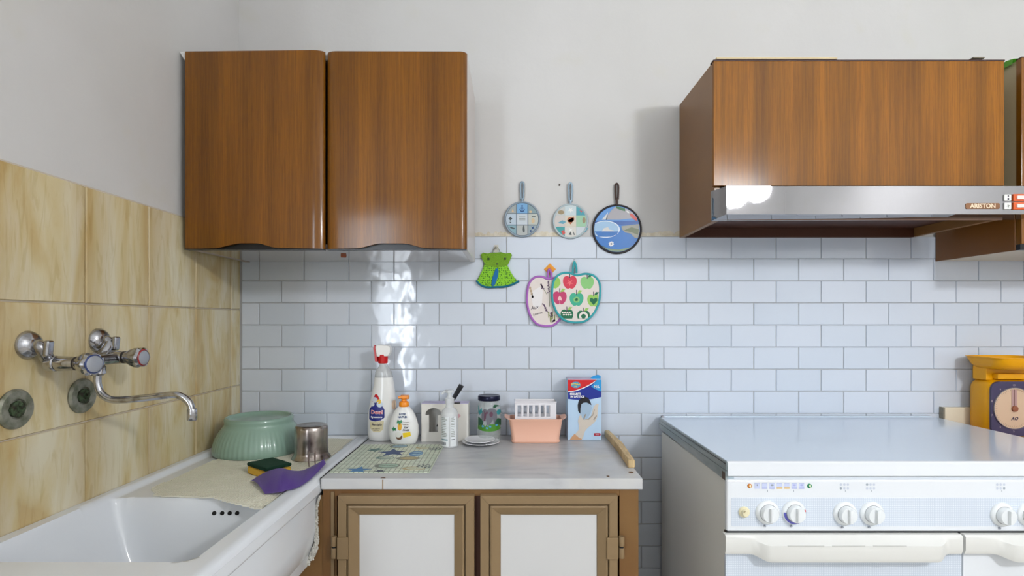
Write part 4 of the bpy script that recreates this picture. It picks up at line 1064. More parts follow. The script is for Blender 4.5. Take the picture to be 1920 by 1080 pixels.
decal('hand_print', gpx([(1078, 814), (1085, 806), (1085, 797), (1083.5, 789), (1086.5, 780), (1089, 776), (1091, 783), (1094, 787), (1102, 786), (1108, 780), (1111, 770), (1113, 762), (1116, 759), (1119, 757), (1122.5, 757.5), (1121, 765), (1120.5, 772), (1120, 781), (1117, 789), (1110, 796), (1102, 802), (1097, 808), (1092, 823), (1086, 821)]), g3, GLV, gb)
decals('finger_shade', [gpx([(1095, 786), (1103, 784.5), (1111, 777), (1114, 767), (1115, 768), (1112, 779), (1104, 787)]), gpx([(1112, 786), (1118, 778), (1119, 780), (1114, 788)]), gpx([(1093, 786), (1097, 776), (1099, 777), (1095, 787)])], g4, GLD, gb)
decal('wrist_print', gpx([(1068, 824.5), (1072, 819), (1077, 813.5), (1085, 818), (1091, 823), (1090.5, 824.5)]), g2, M('print_skin', (200, 152, 112), 0.45), gb)
decal('red_badge', gpx(rrect(1113.5, 1126, 812, 817, 1.5, 3)), g2, M('print_crimson', (168, 36, 60), 0.4), gb)
text('100 pz', 0.0042, X(1119.7, yg), Z(814.6, yg), g3, WH, gb)
MB().box(gx0, X(1110, yg), yg + 0.0002, yg + 0.058, gz1 + 0.0002, gz1 + 0.0012).build('top_flap', M('lilac_flap', (188, 178, 200), 0.5), gb, 0)
tf = MB(); tf.prism([(gx0 + 0.074, gz1), (gx1 + 0.001, gz1), (gx1 + 0.001, gz1 + 0.009), (gx0 + 0.100, gz1 + 0.0125), (gx0 + 0.084, gz1 + 0.008)], yg + 0.020, yg + 0.022)
lab(tf.build('torn_flap', M('print_cyan', (40, 146, 208)), gb, 0), 'torn blue flap sticking up')

# wooden stick on the worktop edge
PINE = wood('raw_pine', (190, 164, 122), (214, 190, 148), 0, 0.6, 9.0, 0.0)
wsd = MB(); bm_ = wsd
pts0 = [(X(1177.5, 1.42), 1.42), (X(1191, 1.42), 1.42), (0.329, 1.62), (0.323, 1.805), (0.306, 1.805), (0.309, 1.62)]
wsd.prism([(a, b) for a, b in pts0], CT + 0.0004, CT + 0.021, 'xy')
bmesh.ops.bevel(wsd.bm, geom=wsd.bm.edges[:], offset=0.002, segments=2, affect='EDGES')
tag(wsd.build('wooden_stick', PINE, None, 40, origin=(0.313, 1.6, CT)), 'rough pale wooden batten lying on the right edge of the marble', 'stick')

# ------------------------------------------------------------ wall cabinets
wc = thing('wall_cabinet', 'teak two-door wall cabinet over the marble worktop', 'cabinet', (-0.51, 1.66, CZ + 0.193))
yf = 1.512; ca, cb_ = X(348, 1.492), -0.1235
kz0, kz1 = CZ + 0.1935, CZ + 0.736
cc_ = MB()
cc_.box(ca, ca + 0.016, yf, YB - 0.009, kz0, kz1, 0.0008, 1); cc_.box(ca + 0.016, cb_ - 0.016, yf, YB - 0.009, kz1 - 0.016, kz1); cc_.box(ca + 0.016, cb_ - 0.016, YB - 0.016, YB - 0.009, kz0 + 0.016, kz1 - 0.016)
cc_.build('carcass', M('cabinet_beige', (176, 162, 150), 0.4), wc, 0)
lab(MB().box(cb_ - 0.016, cb_, yf, YB - 0.0165, kz0, kz1, 0.0008, 1).build('side_panel', M('greyish_laminate', (198, 188, 182), 0.3, coat=0.3), wc, 0), 'pale grey side panel')
GLOSS = M('glossy_underside', (160, 142, 132), 0.06, coat=1.0, spec=0.9)
MB().box(ca + 0.0165, cb_ - 0.0165, yf, YB - 0.0165, kz0 + 0.001, kz0 + 0.016).build('bottom_panel', GLOSS, wc, 0)
lab(MB().lathe([(0, -0.006), (0.008, -0.006), (0.009, 0.001), (0, 0.001)], (X(648, 1.66), 1.64, kz0 + 0.001), 'z', 12).build('screw_cap', M('orange_brown_cap', (150, 78, 44), 0.5), wc), 'orange brown screw cap')
def wall_door(pl, pr, ydl, ydr, name_lab, rl, rr, top_l, top_r, px_b0, px_b1, px_bt):
    """door panel; y varies from ydl (left) to ydr (right): slightly ajar"""
    x0, x1 = X(pl, ydl), X(pr, ydr); ym = (ydl + ydr) / 2
    zt = kz1 + 0.001; zb = kz0 - 0.001; t = 0.018
    b0, b1, bm0, bm1 = X(px_b0, ym), X(px_b1, ym), X(px_bt[0], ym), X(px_bt[1], ym)
    hb = 0.017
    def zbot(x):
        if x < bm0: f = sm((x - b0) / (bm0 - b0)) * 0.75 + 0.25 * max(0, (x - x0) / (bm0 - x0))
        elif x > bm1: f = sm((b1 - x) / (b1 - bm1)) * 0.75 + 0.25 * max(0, (x1 - x) / (x1 - bm1))
        else: f = 1
        return zb + 0.002 + (hb - 0.002) * f
    NX = 72; mb = MB()
    xs = sorted(set([x0 + (x1 - x0) * i / NX for i in range(NX + 1)] + [x0 + rl * q for q in (0.03, 0.12, 0.3, 0.6)] * (rl > 0) + [x1 - rr * q for q in (0.03, 0.12, 0.3, 0.6)] * (rr > 0)))
    def yy(x):
        y = ydl + (ydr - ydl) * (x - x0) / (x1 - x0); d = 0
        for (rad, e) in ((rl, x - x0), (rr, x1 - x)):
            if rad > 0 and e < rad:
                q = (rad - e) / rad; d = max(d, t * 0.85 * (1 - math.sqrt(max(0, 1 - q * q))))
        return y + d
    def back(x): return ydl + (ydr - ydl) * (x - x0) / (x1 - x0) + t
    rows_ = []
    for x in xs:
        y = yy(x); zz = zbot(x)
        rows_.append([mb.bm.verts.new(p) for p in ((x, back(x), zz), (x, y, zz), (x, y, zt - 0.004), (x, y + 0.0015, zt - 0.001), (x, y + 0.004, zt), (x, back(x), zt))])
    for A, B in zip(rows_, rows_[1:]):
        for i in range(6): mb.bm.faces.new((A[i], B[i], B[(i + 1) % 6], A[(i + 1) % 6]))
    mb.bm.faces.new(rows_[0][::-1]); mb.bm.faces.new(rows_[-1])
    d = mb.build('door', TEAK, wc, 50)
    hb_ = MB(); pts = [(x0 + 0.003, zb + 0.0005)] + [(x, min(zbot(x) + 0.003, zb + hb + 0.002)) for x in xs if x0 + 0.003 < x < x1 - 0.003] + [(x1 - 0.003, zb + 0.0005)]
    mb = MB(); N = len(pts)
    A = [mb.bm.verts.new((p[0], back(p[0]) - 0.006, p[1])) for p in pts]; B = [mb.bm.verts.new((p[0], back(p[0]) - 0.002, p[1])) for p in pts]
    mb.bm.faces.new(A); mb.bm.faces.new(B[::-1])
    for i in range(N): mb.bm.faces.new((A[i], B[i], B[(i + 1) % N], A[(i + 1) % N]))
    lab(mb.build('pull_recess', BLACK, d, 0), 'black recessed finger pull')
    mb = MB(); ml, mr = (bm0 + bm1) / 2 - 0.028, (bm0 + bm1) / 2 + 0.028
    mb.box(x0 + 0.002, x1 - 0.002, min(ydl, ydr) + 0.002, back(x0) if ydl > ydr else back(x1), zb - 0.0005, zb + 0.002)
    mb.build('pull_lip', BLACK, d, 0)
wall_door(347, 606, 1.492, 1.483, '', 0.0, 0.034, 97, 93, 400, 520, (450, 480))
wall_door(611, 875, 1.490, 1.492, '', 0.030, 0.020, 95, 97, 668, 800, (715, 755))
sp2 = MB(); sp2.prism([(-0.9005, kz1 - 0.022), (-0.9135, kz1 + 0.0015), (-0.897, kz1 + 0.002)], 1.50, 1.56)
tag(sp2.build('paper_corner', M('white_paper', (222, 222, 220), 0.7), None, 0, origin=(-0.905, 1.53, kz1)), 'white paper corner wedged between wall cabinet and left wall', 'paper')

# hood
hx0, hx1 = 0.561, 1.353; hz0, hz1 = CZ + 0.2755, CZ + 0.7185; hyf = 1.513
hd = thing('range_hood', 'teak fronted range hood with chrome strip above the stove', 'range hood', (0.96, 1.67, hz0))
MB().box(hx0, hx0 + 0.016, hyf, YB - 0.009, hz0, hz1 + 0.002, 0.0008, 1).build('side_panel', BROWN, hd, 0)
MB().box(hx1 - 0.016, hx1, hyf, YB - 0.009, hz0 + 0.002, hz1 + 0.002, 0.0008, 1).build('side_panel', BROWN, hd, 0)
MB().box(hx0 + 0.0165, hx1 - 0.0165, hyf, YB - 0.009, hz1 - 0.014, hz1 + 0.002).build('top_panel', DBROWN, hd, 0)
MB().box(hx0 + 0.0165, hx1 - 0.0165, YB - 0.022, YB - 0.009, hz0 + 0.0, hz1 - 0.015).build('back_panel', DBROWN, hd, 0)
MB().box(hx0 + 0.0165, hx1 - 0.0165, 1.50, YB - 0.023, hz0 + 0.030, hz0 + 0.036).build('filter_grille', DBROWN, hd, 0)
MB().box(hx0 + 0.010, hx1 - 0.010, hyf - 0.012, hyf + 0.004, hz0 + 0.002, hz0 + 0.03).build('lower_rail', BROWN, hd, 0)
lab(MB().box(hx0 + 0.006, hx1 - 0.006, hyf - 0.016, hyf - 0.0125, hz0 - 0.001, hz0 + 0.005).build('light_strip', M('pale_edge', (150, 116, 96), 0.35), hd, 0), 'thin pale metal edge')
yw = 1.500
fpn = MB(); xa, xb = X(1338, yw) , X(1883, yw); za, zb = Z(348.5, yw), Z(114.5, yw)
fpn.box(xa, xb, yw, hyf - 0.0005, za, zb, 0.0015, 2)
lab(fpn.build('front_panel', TEAK_LIT, hd, 30), 'orange teak front panel')
MB().box(xa - 0.001, xb + 0.001, yw - 0.001, hyf + 0.01, zb + 0.0002, zb + 0.0035).build('edge_band', M('dark_edge', (52, 22, 14), 0.5), hd, 0)
yc2 = 1.448
xcl, xcr = X(1362, yc2), 1.405
z_t, z_b = Z(349, yc2), Z(404.5, yc2)
chm = MB()
def chp(x, y, z): return chm.bm.verts.new((x, y, z))
Lx = X(1335.5, hyf - 0.012)
T = [chp(Lx, hyf - 0.012, z_t), chp(xcl, yc2, z_t), chp(xcr, yc2, z_t), chp(xcr, hyf - 0.001, z_t), chp(Lx, hyf - 0.001, z_t)]
Bm = [chp(Lx, hyf - 0.012, z_b - 0.003), chp(xcl, yc2, z_b + 0.004), chp(xcr, yc2, z_b + 0.004), chp(xcr, hyf - 0.001, z_b + 0.001), chp(Lx, hyf - 0.001, z_b - 0.003)]
chm.bm.faces.new(T)
for i in range(5): chm.bm.faces.new((T[i], T[(i + 1) % 5], Bm[(i + 1) % 5], Bm[i]))
chm.bm.faces.new(Bm[::-1])
HST = M('hood_chrome', (150, 149, 151), 0.02, 1.0, bump=(9, 0.02, 0.003))
co = chm.build('control_strip', HST, hd, 0); lab(co, 'polished chrome control strip')
ybg = yc2 - 0.0015
bmg = MB(); bmg.prism(rrect(X(1810, yc2), X(1874, yc2), Z(392, yc2), Z(381, yc2), 0.004, 3), ybg, yc2 + 0.0002, 'xz', 0.0004)
BRZ = M('bronze_badge', (128, 92, 66), 0.4, 0.6)
bo_ = bmg.build('badge', BRZ, co); lab(bo_, 'bronze maker badge')
text('ARISTON', 0.0165, X(1842, yc2), Z(386.7, yc2), ybg - 0.0003, M('badge_letters', (226, 206, 180), 0.35, 0.6), bo_, xs=0.98, bold=0.0004, ext=0.0003)
for py in (371, 386.5):
    m_ = MB(); m_.prism(rrect(X(1881.5, yc2), X(1894.5, yc2), Z(py + 6, yc2), Z(py - 6, yc2), 0.0015, 2), yc2 - 0.003, yc2 + 0.0002, 'xz', 0.0006)
    so_ = m_.build('symbol_plate', M('plate_white', (222, 222, 218), 0.4), co)
    if py < 380: decals('symbol', [ell(X(1888.5, yc2), Z(368, yc2), 0.0022, 0.0022, 8), rrect(X(1887, yc2), X(1890, yc2), Z(375.5, yc2), Z(371.5, yc2), 0.0005, 1)], yc2 - 0.0034, PDK, co)
    else: decals('symbol', [star(X(1888.5, yc2), Z(386.5, yc2), 0.0055, 0.3, 4, 0.3)], yc2 - 0.0034, TXG, co)
    m_ = MB(); m_.prism(rrect(X(1898, yc2), xcr - 0.004, Z(py + 6.8, yc2), Z(py - 6.8, yc2), 0.001, 2), yc2 - 0.004, yc2 + 0.0002, 'xz', 0.0008)
    so_ = m_.build('switch', M('orange_switch', (206, 88, 36), 0.4), co); lab(so_, 'orange rocker switch')
    m_ = MB(); m_.prism(rrect(X(1903, yc2), xcr - 0.008, Z(py + 3.4, yc2), Z(py - 3.4, yc2), 0.001, 2), yc2 - 0.0075, yc2 - 0.003, 'xz', 0.0008); m_.build('rocker', M('rocker_pink', (236, 214, 208), 0.35), co)
tag(MB().box(X(1345, 1.5), X(1572, 1.5), 1.505, 1.72, hz1 + 0.0028, hz1 + 0.0072).build('cardboard_sheet', M('pale_cardboard', (206, 188, 152), 0.8), None, 0, origin=(0.7, 1.6, hz1 + 0.003)), 'pale cardboard sheet lying on top of the range hood', 'cardboard')
tag(MB().box(X(1828, 1.5), X(1850, 1.5), 1.505, 1.60, hz1 + 0.0045, hz1 + 0.0085, 0.0015).build('folded_cloth', M('grey_rag', (120, 112, 96), 0.9), None, 0, origin=(1.29, 1.55, hz1 + 0.003)), 'small grey folded rag on the hood top near its right end', 'cloth')

# right wall cabinet
rc = thing('wall_cabinet', 'teak wall cabinet at the right picture edge beside the hood', 'cabinet', (1.9, 1.68, CZ + 0.195))
rx0, rx1 = 1.4215, 2.32; ry = 1.536; rz0, rz1 = CZ + 0.196, CZ + 0.7295
MB().box(rx0 + 0.001, rx1, ry, YB - 0.009, rz0 + 0.018, rz1).build('carcass', M('beige_lacquer', (186, 172, 136), 0.45), rc, 0)
lab(MB().box(rx0 - 0.003, rx0 + 0.0008, ry + 0.001, YB - 0.009, rz0, hz0 + 0.016, 0.0008, 1).build('lower_side', M('brown_side', (112, 66, 10), 0.35, coat=0.2), rc, 0), 'brown lower side board')
MB().box(rx0 + 0.001, rx1, ry, YB - 0.009, rz0 + 0.001, rz0 + 0.0178).build('bottom_panel', M('beige_underside', (196, 180, 146), 0.3, coat=0.3), rc, 0)
MB().box(rx0 - 0.002, rx0 + 0.45, 1.518, ry - 0.001, rz0 + 0.016, rz1 + 0.001, 0.001).build('door', TEAK, rc, 0)
MB().box(rx0 - 0.002, rx0 + 0.45, 1.522, ry - 0.001, rz0, rz0 + 0.0155).build('pull_lip', BLACK, rc, 0)
MB().box(rx0 - 0.002, rx0 + 0.9, 1.518, ry - 0.001, rz1 + 0.0012, rz1 + 0.004).build('edge_band', M('dark_edge', (52, 22, 14)), rc, 0)
gp_ = MB(); pts = []
N = 14
A = [[gp_.bm.verts.new((rx0 - 0.006 + 0.14 * i / 4, 1.54 + 0.25 * j / N, rz1 + 0.0045 + 0.0035 * sin(i * 2.1 + j) + 0.004)) for j in range(N + 1)] for i in range(5)]
for i in range(4):
    for j in range(N): gp_.bm.faces.new((A[i][j], A[i + 1][j], A[i + 1][j + 1], A[i][j + 1]))
E = [gp_.bm.verts.new((rx0 - 0.008, 1.54 + 0.25 * j / N, rz1 - 0.006)) for j in range(N + 1)]
for j in range(N): gp_.bm.faces.new((A[0][j], A[0][j + 1], E[j + 1], E[j]))
bmesh.ops.solidify(gp_.bm, geom=gp_.bm.faces[:], thickness=0.0015)
tag(gp_.build('plastic_bag', M('green_plastic_film', (126, 206, 76), 0.4), None, 50, origin=(1.45, 1.6, rz1)), 'bright green plastic sheet on top of the right wall cabinet', 'plastic sheet')

# ------------------------------------------------------------ stove
ENA = M('white_enamel', (224, 228, 233), 0.14, coat=0.5)
ENA_COOL = M('white_enamel_cool_lit', (208, 222, 238), 0.18, coat=0.4)  # same white enamel, cool light on the lid top put into the colour
PLW = M('stove_plastic', (222, 222, 218), 0.35)
stv = thing('stove', 'wide white gas stove with closed lid and round control knobs', 'stove', (0.94, 1.5, 0))
lx0, lx1 = 0.4885, 1.402; ZL = CZ - 0.3215; yfr = 1.240; ybk_ = 1.805
xs0 = 0.4925
MB().box(xs0, 1.398, yfr + 0.012, ybk_ - 0.01, 0.06, ZL - 0.047, 0.002, 1).build('body', M('stove_side_enamel', (226, 226, 220), 0.3), stv, 30)
for a in (xs0 + 0.04, 1.36):
    for b in (yfr + 0.06, ybk_ - 0.06): MB().lathe([(0, 0), (0.02, 0), (0.015, 0.06), (0, 0.06)], (a, b, 0.0005), 'z', 12).build('foot', BLACK, stv)
ld = MB(); ld.prism([(yfr + 0.0032, ZL - 0.030), (yfr + 0.0032, ZL), (ybk_, ZL + 0.0), (ybk_, ZL - 0.012), (yfr + 0.02, ZL - 0.030)], lx0 + 0.0015, lx1, 'yz')
lf = MB(); lf.prism([(yfr, ZL - 0.0345), (yfr - 0.004, ZL - 0.032), (yfr - 0.003, ZL - 0.004), (yfr + 0.0005, ZL - 0.0006), (yfr + 0.003, ZL), (yfr + 0.003, ZL - 0.0345)], lx0 + 0.0015, lx1, 'yz')  # lid's front edge split off so its whiter enamel reads as lamp-lit
lf.build('lid_front', ENA, stv, 20)
lab(ld.build('lid', ENA_COOL, stv, 20), 'flat white folding lid')
MB().box(lx0 + 0.01, lx1 - 0.01, ybk_ + 0.0005, ybk_ + 0.012, ZL - 0.03, ZL + 0.0025, 0.002).build('hinge_rail', ENA_COOL, stv, 30)
ALU = M('grey_aluminium', (150, 162, 166), 0.4, 0.35, var=((10, 6, 30), (176, 184, 186), 0.4, 0.6))
tr_ = MB()
tr_.prism([(yfr + 0.002, ZL - 0.045), (yfr + 0.001, ZL - 0.022), (ybk_, ZL - 0.020), (ybk_, ZL - 0.036)], xs0 - 0.006, xs0 - 0.0002, 'yz'); tr_.build('side_trim', ALU, stv, 0)
tr_ = MB(); tr_.prism([(yfr + 0.001, ZL - 0.021), (yfr - 0.001, ZL - 0.011), (ybk_, ZL - 0.009), (ybk_, ZL - 0.019)], xs0 - 0.0052, xs0 + 0.004, 'yz'); tr_.build('side_trim', ALU, stv, 0)
tr_ = MB(); tr_.prism([(yfr - 0.001, ZL - 0.0105), (yfr - 0.0015, ZL - 0.001), (ybk_, ZL - 0.001), (ybk_, ZL - 0.0085)], lx0 - 0.001, lx0 + 0.0013, 'yz'); tr_.build('side_trim', ALU, stv, 0)
MB().box(lx0 - 0.0014, lx0 - 0.0011, yfr + 0.004, ybk_ - 0.15, ZL - 0.0075, ZL - 0.0055).build('trim_groove', BLACK, stv, 0)
lab(MB().box(xs0 - 0.0066, xs0 - 0.0061, yfr + 0.004, yfr + 0.022, ZL - 0.044, ZL - 0.027).build('corner_clip', M('rusty_clip', (104, 92, 84), 0.6, 0.5), stv, 0), 'brownish corner clip')
MB().lathe([(0, 0), (0.006, 0), (0.006, 0.006), (0, 0.008)], (lx0 + 0.008, ybk_ - 0.006, ZL), 'z', 12).build('lid_hinge', STEEL, stv)
# strip between lid and panel
ystr = yfr + 0.004
MB().box(X(1363, ystr), 1.397, ystr, yfr + 0.012, Z(898.5, ystr), Z(893.8, ystr)).build('spacer_strip', M('strip_white', (214, 220, 226), 0.3), stv, 0)
MB().box(X(1363, ystr), X(1376, ystr), ystr - 0.001, ystr - 0.0002, Z(898.5, ystr), Z(893.5, ystr)).build('end_clip', M('clip_grey', (168, 182, 190), 0.4), stv, 0)
# panel
ypn = 1.236
def grid_mat():
    m = bpy.data.materials.new('fine_grid_print'); m.use_nodes = True; nt = m.node_tree; b = nt.nodes['Principled BSDF']
    tc = nt.nodes.new('ShaderNodeTexCoord'); mp = nt.nodes.new('ShaderNodeMapping'); mp.inputs['Rotation'].default_value = (pi / 2, 0, 0)
    br = nt.nodes.new('ShaderNodeTexBrick'); br.inputs['Scale'].default_value = 1; br.offset = 0
    br.inputs['Brick Width'].default_value = 0.0042; br.inputs['Row Height'].default_value = 0.0042; br.inputs['Mortar Size'].default_value = 0.0007
    br.inputs['Color1'].default_value = lin((222, 229, 238)); br.inputs['Color2'].default_value = lin((218, 226, 236)); br.inputs['Mortar'].default_value = lin((196, 206, 220))
    nt.links.new(tc.outputs['Object'], mp.inputs[0]); nt.links.new(mp.outputs[0], br.inputs[0]); nt.links.new(br.outputs[0], b.inputs['Base Color'])
    b.inputs['Roughness'].default_value = 0.2
    return m
GRID = grid_mat()
pxl = X(1362.5, ypn); pzt, pzb = Z(899.5, ypn), Z(997, ypn)
pnl = MB(); pnl.box(pxl, 1.397, ypn, yfr + 0.0115, pzb, pzt, 0.005, 3)
pn_o = pnl.build('control_panel', ENA, stv, 30)
gpn = MB(); gpn.prism(rrect(X(1371, ypn), 1.39, Z(987, ypn), Z(933, ypn), 0.004, 3), ypn - 0.0006, ypn + 0.0001); gpn.build('grid_field', GRID, pn_o, 0)
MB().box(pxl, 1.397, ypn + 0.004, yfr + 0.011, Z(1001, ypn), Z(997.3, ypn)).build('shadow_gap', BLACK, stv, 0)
KW = M('knob_white', (226, 230, 232), 0.25, coat=0.3)
yk0 = ypn - 0.0006
for (px, py, bluearc) in ((1440, 961.5, 0), (1489.5, 961.5, 1), (1585.5, 963.5, 0), (1636, 963.5, 0), (1881, 965.5, 0), (1931, 965.5, 0)):
    kx, kz = X(px, ypn - 0.004), Z(py, ypn - 0.004); ru = ypn / F
    kb_ = MB().lathe([(0, 0), (22.5 * ru, 0), (22.5 * ru, -0.002), (21 * ru, -0.005), (17 * ru, -0.0075), (0, -0.0075)], (kx, yk0, kz), 'y', 40).build('knob', KW, pn_o)
    lab(kb_, 'round white knob with blue scale' if bluearc else 'round white knob')
    MB().lathe([(0, -0.0072), (16.6 * ru, -0.0072), (16.6 * ru, -0.0076), (0, -0.0078)], (kx, yk0, kz), 'y', 32).build('knob_gap', M('grey_gap', (120, 124, 128), 0.5), kb_)
    MB().lathe([(0, -0.0076), (16 * ru, -0.0076), (15.8 * ru, -0.017), (14.5 * ru, -0.0195), (0, -0.020)], (kx, yk0, kz), 'y', 32).build('knob_cap', KW, kb_)
    g = MB(); g.prism([(kx - 0.0036, kz + 0.015), (kx + 0.0036, kz + 0.015), (kx + 0.0036, kz - 0.015), (kx - 0.0036, kz - 0.015)], yk0 - 0.027, yk0 - 0.019, 'xz', 0.002, 2); g.build('grip', KW, kb_)
    lab(MB().lathe([(0, 0), (0.0028, 0), (0.0022, -0.003), (0, -0.003)], (kx - 0.006, yk0, kz - 25.5 * ru), 'y', 8).build('index_pin', M('pin_grey', (150, 156, 166), 0.4), pn_o), 'grey index pin')
    if bluearc:
        R0, R1 = 16.9 * ru, 20.8 * ru
        pts = [(kx + R1 * cos(t), kz + R1 * sin(t)) for t in [pi * (0.98 + 1.04 * i / 24) for i in range(25)]] + [(kx + R0 * cos(t), kz + R0 * sin(t)) for t in [pi * (0.98 + 1.04 * i / 24) for i in range(24, -1, -1)]]
        def ks(x, z, kx=kx, kz=kz):
            rr = math.hypot(x - kx, z - kz) / ru
            return yk0 - (0.0075 if rr < 17 else 0.0075 - (rr - 17) / 4 * 0.0025) - 0.0006
        mb = MB()
        for i in range(24):
            t0, t1 = [pi * (0.98 + 1.04 * (i + q) / 24) for q in (0, 1)]
            mb.quad(*[(kx + rr * cos(t), ks(kx + rr * cos(t), kz + rr * sin(t)), kz + rr * sin(t)) for rr, t in ((R0, t0), (R1, t0), (R1, t1), (R0, t1))])
        mb.build('blue_scale', M('scale_blue', (96, 96, 186), 0.4), kb_, 0)
        mb = MB(); t0, t1 = pi * 2.03, pi * 2.10
        mb.quad(*[(kx + rr * cos(t), ks(kx + rr * cos(t), kz + rr * sin(t)), kz + rr * sin(t)) for rr, t in ((R0, t0), (R1, t0), (R1, t1), (R0, t1))]); mb.build('red_mark', PRED, kb_, 0)
cr = M('cream_button', (228, 220, 186), 0.35)
bt = MB().lathe([(0, 0), (0.0125, 0), (0.0125, -0.003), (0.0108, -0.005), (0.0085, -0.005), (0.0085, -0.010), (0.0068, -0.0125), (0, -0.013)], (X(1394.5, ypn), yk0, Z(959.5, ypn)), 'y', 28).build('igniter_button', cr, pn_o); lab(bt, 'cream igniter button')
decals('spark_symbol', [star(X(1396, ypn - .013), Z(959.5, ypn - .013), 0.004, 0.2, 4, 0.3)], yk0 - 0.0135, M('print_taupe', (170, 156, 120), 0.5), bt)
yi = ypn - 0.0004
for (px, c) in ((1405.5, (196, 120, 40)), (1517.5, (30, 134, 88))):
    MB().lathe([(0, 0), (0.0052, 0), (0.0048, -0.0018), (0, -0.0025)], (X(px, ypn), ypn + 0.0001, Z(911, ypn)), 'y', 16).build('indicator_lamp', M('lamp_%d' % c[0], c, 0.3), pn_o)
    decals('lamp_symbol', [pxs([(px - 1, 908), (px + 2, 909.5), (px + 1.5, 914), (px - 1.5, 912)], ypn)], ypn - 0.0028, M('symbol_cream', (236, 230, 200), 0.4), pn_o)
IC = M('icon_blue', (196, 204, 232), 0.4); IC2 = M('icon_violet', (170, 176, 222), 0.4); IO = M('icon_amber', (222, 184, 112), 0.4); IG = M('icon_grey', (150, 160, 170), 0.4)
for i in range(7):
    x = 1419.5 + i * 13.9; A = [(x - 5, 905.5), (x + 5, 905.5), (x + 5, 916.5), (x - 5, 916.5)]
    decals('oven_symbol', [pxs(A, ypn)], yi, IC, pn_o)
    decals('oven_symbol', [pxs([(x - 4.5, 905.2), (x + 4.5, 905.2), (x + 4.5, 906), (x - 4.5, 906)], ypn)], yi - 0.0003, IG, pn_o)
    if i in (3, 4): decals('oven_symbol', [pxs([(x - 5, 913.5), (x + 5.5, 913.5), (x + 5.5, 916.5), (x - 5, 916.5)], ypn)], yi - 0.0003, IO, pn_o)
    elif i: decals('oven_symbol', [pxs([(x - 5, 914), (x + 5, 914), (x + 5, 916.5), (x - 5, 916.5)], ypn)], yi - 0.0003, IC2, pn_o)
    if i in (2, 5, 6, 0): decals('oven_symbol', [pxs(ell(x, 909.5, 3 if i else 1.2, 1.8, 10), ypn)], yi - 0.0005, IG if i in (0, 2) else IC2, pn_o)
decals('tick_mark', [pxs([(px - 0.6, 918.5), (px + 0.6, 918.5), (px + 0.6, 922), (px - 0.6, 922)], ypn) for px in (1439, 1488, 1585, 1634, 1878)], yi, IG, pn_o)
for (px, k) in ((1583, 3), (1632, 0), (1876, 5)):
    for q in range(6):
        a, b = q % 3, q // 3
        decals('burner_symbol', [pxs(ell(px - 6.5 + a * 6.5, 908.5 + b * 7, 2.4, 2.4, 8), ypn)], yi, IG if q == k else M('icon_pale', (190, 198, 212), 0.4), pn_o)
# handles and doors
def handle(pa, pb, pc, pd, name):
    """bar from pa to pd with the deep grip between pb and pc (pixels)"""
    yh = ypn - 0.012
    def sec(x, f):   # f 0 shallow .. 1 deep
        zt = Z(1004, yh); zb = Z(1040, yh) - 0.0105 * f; yo = yh - 0.020 * f
        return [(x, ypn + 0.006, zt), (x, yh + 0.004, zt), (x, yh, zt - 0.004), (x, yo, zt - 0.010 - 0.006 * f), (x, yo, zb + 0.010), (x, yo + 0.004, zb), (x, ypn + 0.006, zb + 0.001)]
    xs_ = [(X(pa, yh), 0), (X(pb - 30, yh), 0.0)] + [(X(pb - 30 + 32 * t, yh), sm(t)) for t in (0.25, 0.5, 0.75, 1)] + [(X(pc + 30 - 32 * t, yh), sm(t)) for t in (1, 0.75, 0.5, 0.25)] + [(X(pc + 30, yh), 0), (X(pd, yh), 0)]
    mb = MB(); rr = [[mb.bm.verts.new(p) for p in sec(x, f)] for x, f in xs_]
    for A, B in zip(rr, rr[1:]):
        for i in range(7): mb.bm.faces.new((A[i], B[i], B[(i + 1) % 7], A[(i + 1) % 7]))
    mb.bm.faces.new(rr[0][::-1]); mb.bm.faces.new(rr[-1])
    return mb, yh
ydr = ypn + 0.006
od = MB().box(pxl, X(1804, ydr), ydr, yfr + 0.0115, 0.14, Z(1003, ydr), 0.003, 2).build('oven_door', GRID, stv, 30); lab(od, 'oven door with fine grid print')
mb, yh = handle(1361, 1437, 1752, 1806, ''); ho = mb.build('door_handle', PLW, od, 35)
for (a, b) in ((1477, 1545), (1560, 1622), (1637, 1700)):
    yq = yh - 0.0202
    MB().box(X(a, yq), X(b, yq), yq - 0.0015, yq + 0.001, Z(1024.5, yq), Z(1022.8, yq), 0.0005, 1).build('handle_rib', M('rib_grey', (200, 200, 196), 0.4), od, 0)
bdn = MB().box(X(1806, ydr), 1.397, ydr, yfr + 0.0115, 0.14, Z(1003, ydr), 0.003, 2).build('side_door', ENA, stv, 30)
mb, yh = handle(1811, 1895, 1935, 1942, ''); mb.build('door_handle', PLW, bdn, 35)
MB().box(pxl, 1.397, ydr + 0.002, yfr + 0.0115, 0.06, 0.137, 0.002).build('plinth_drawer', ENA, stv, 30)

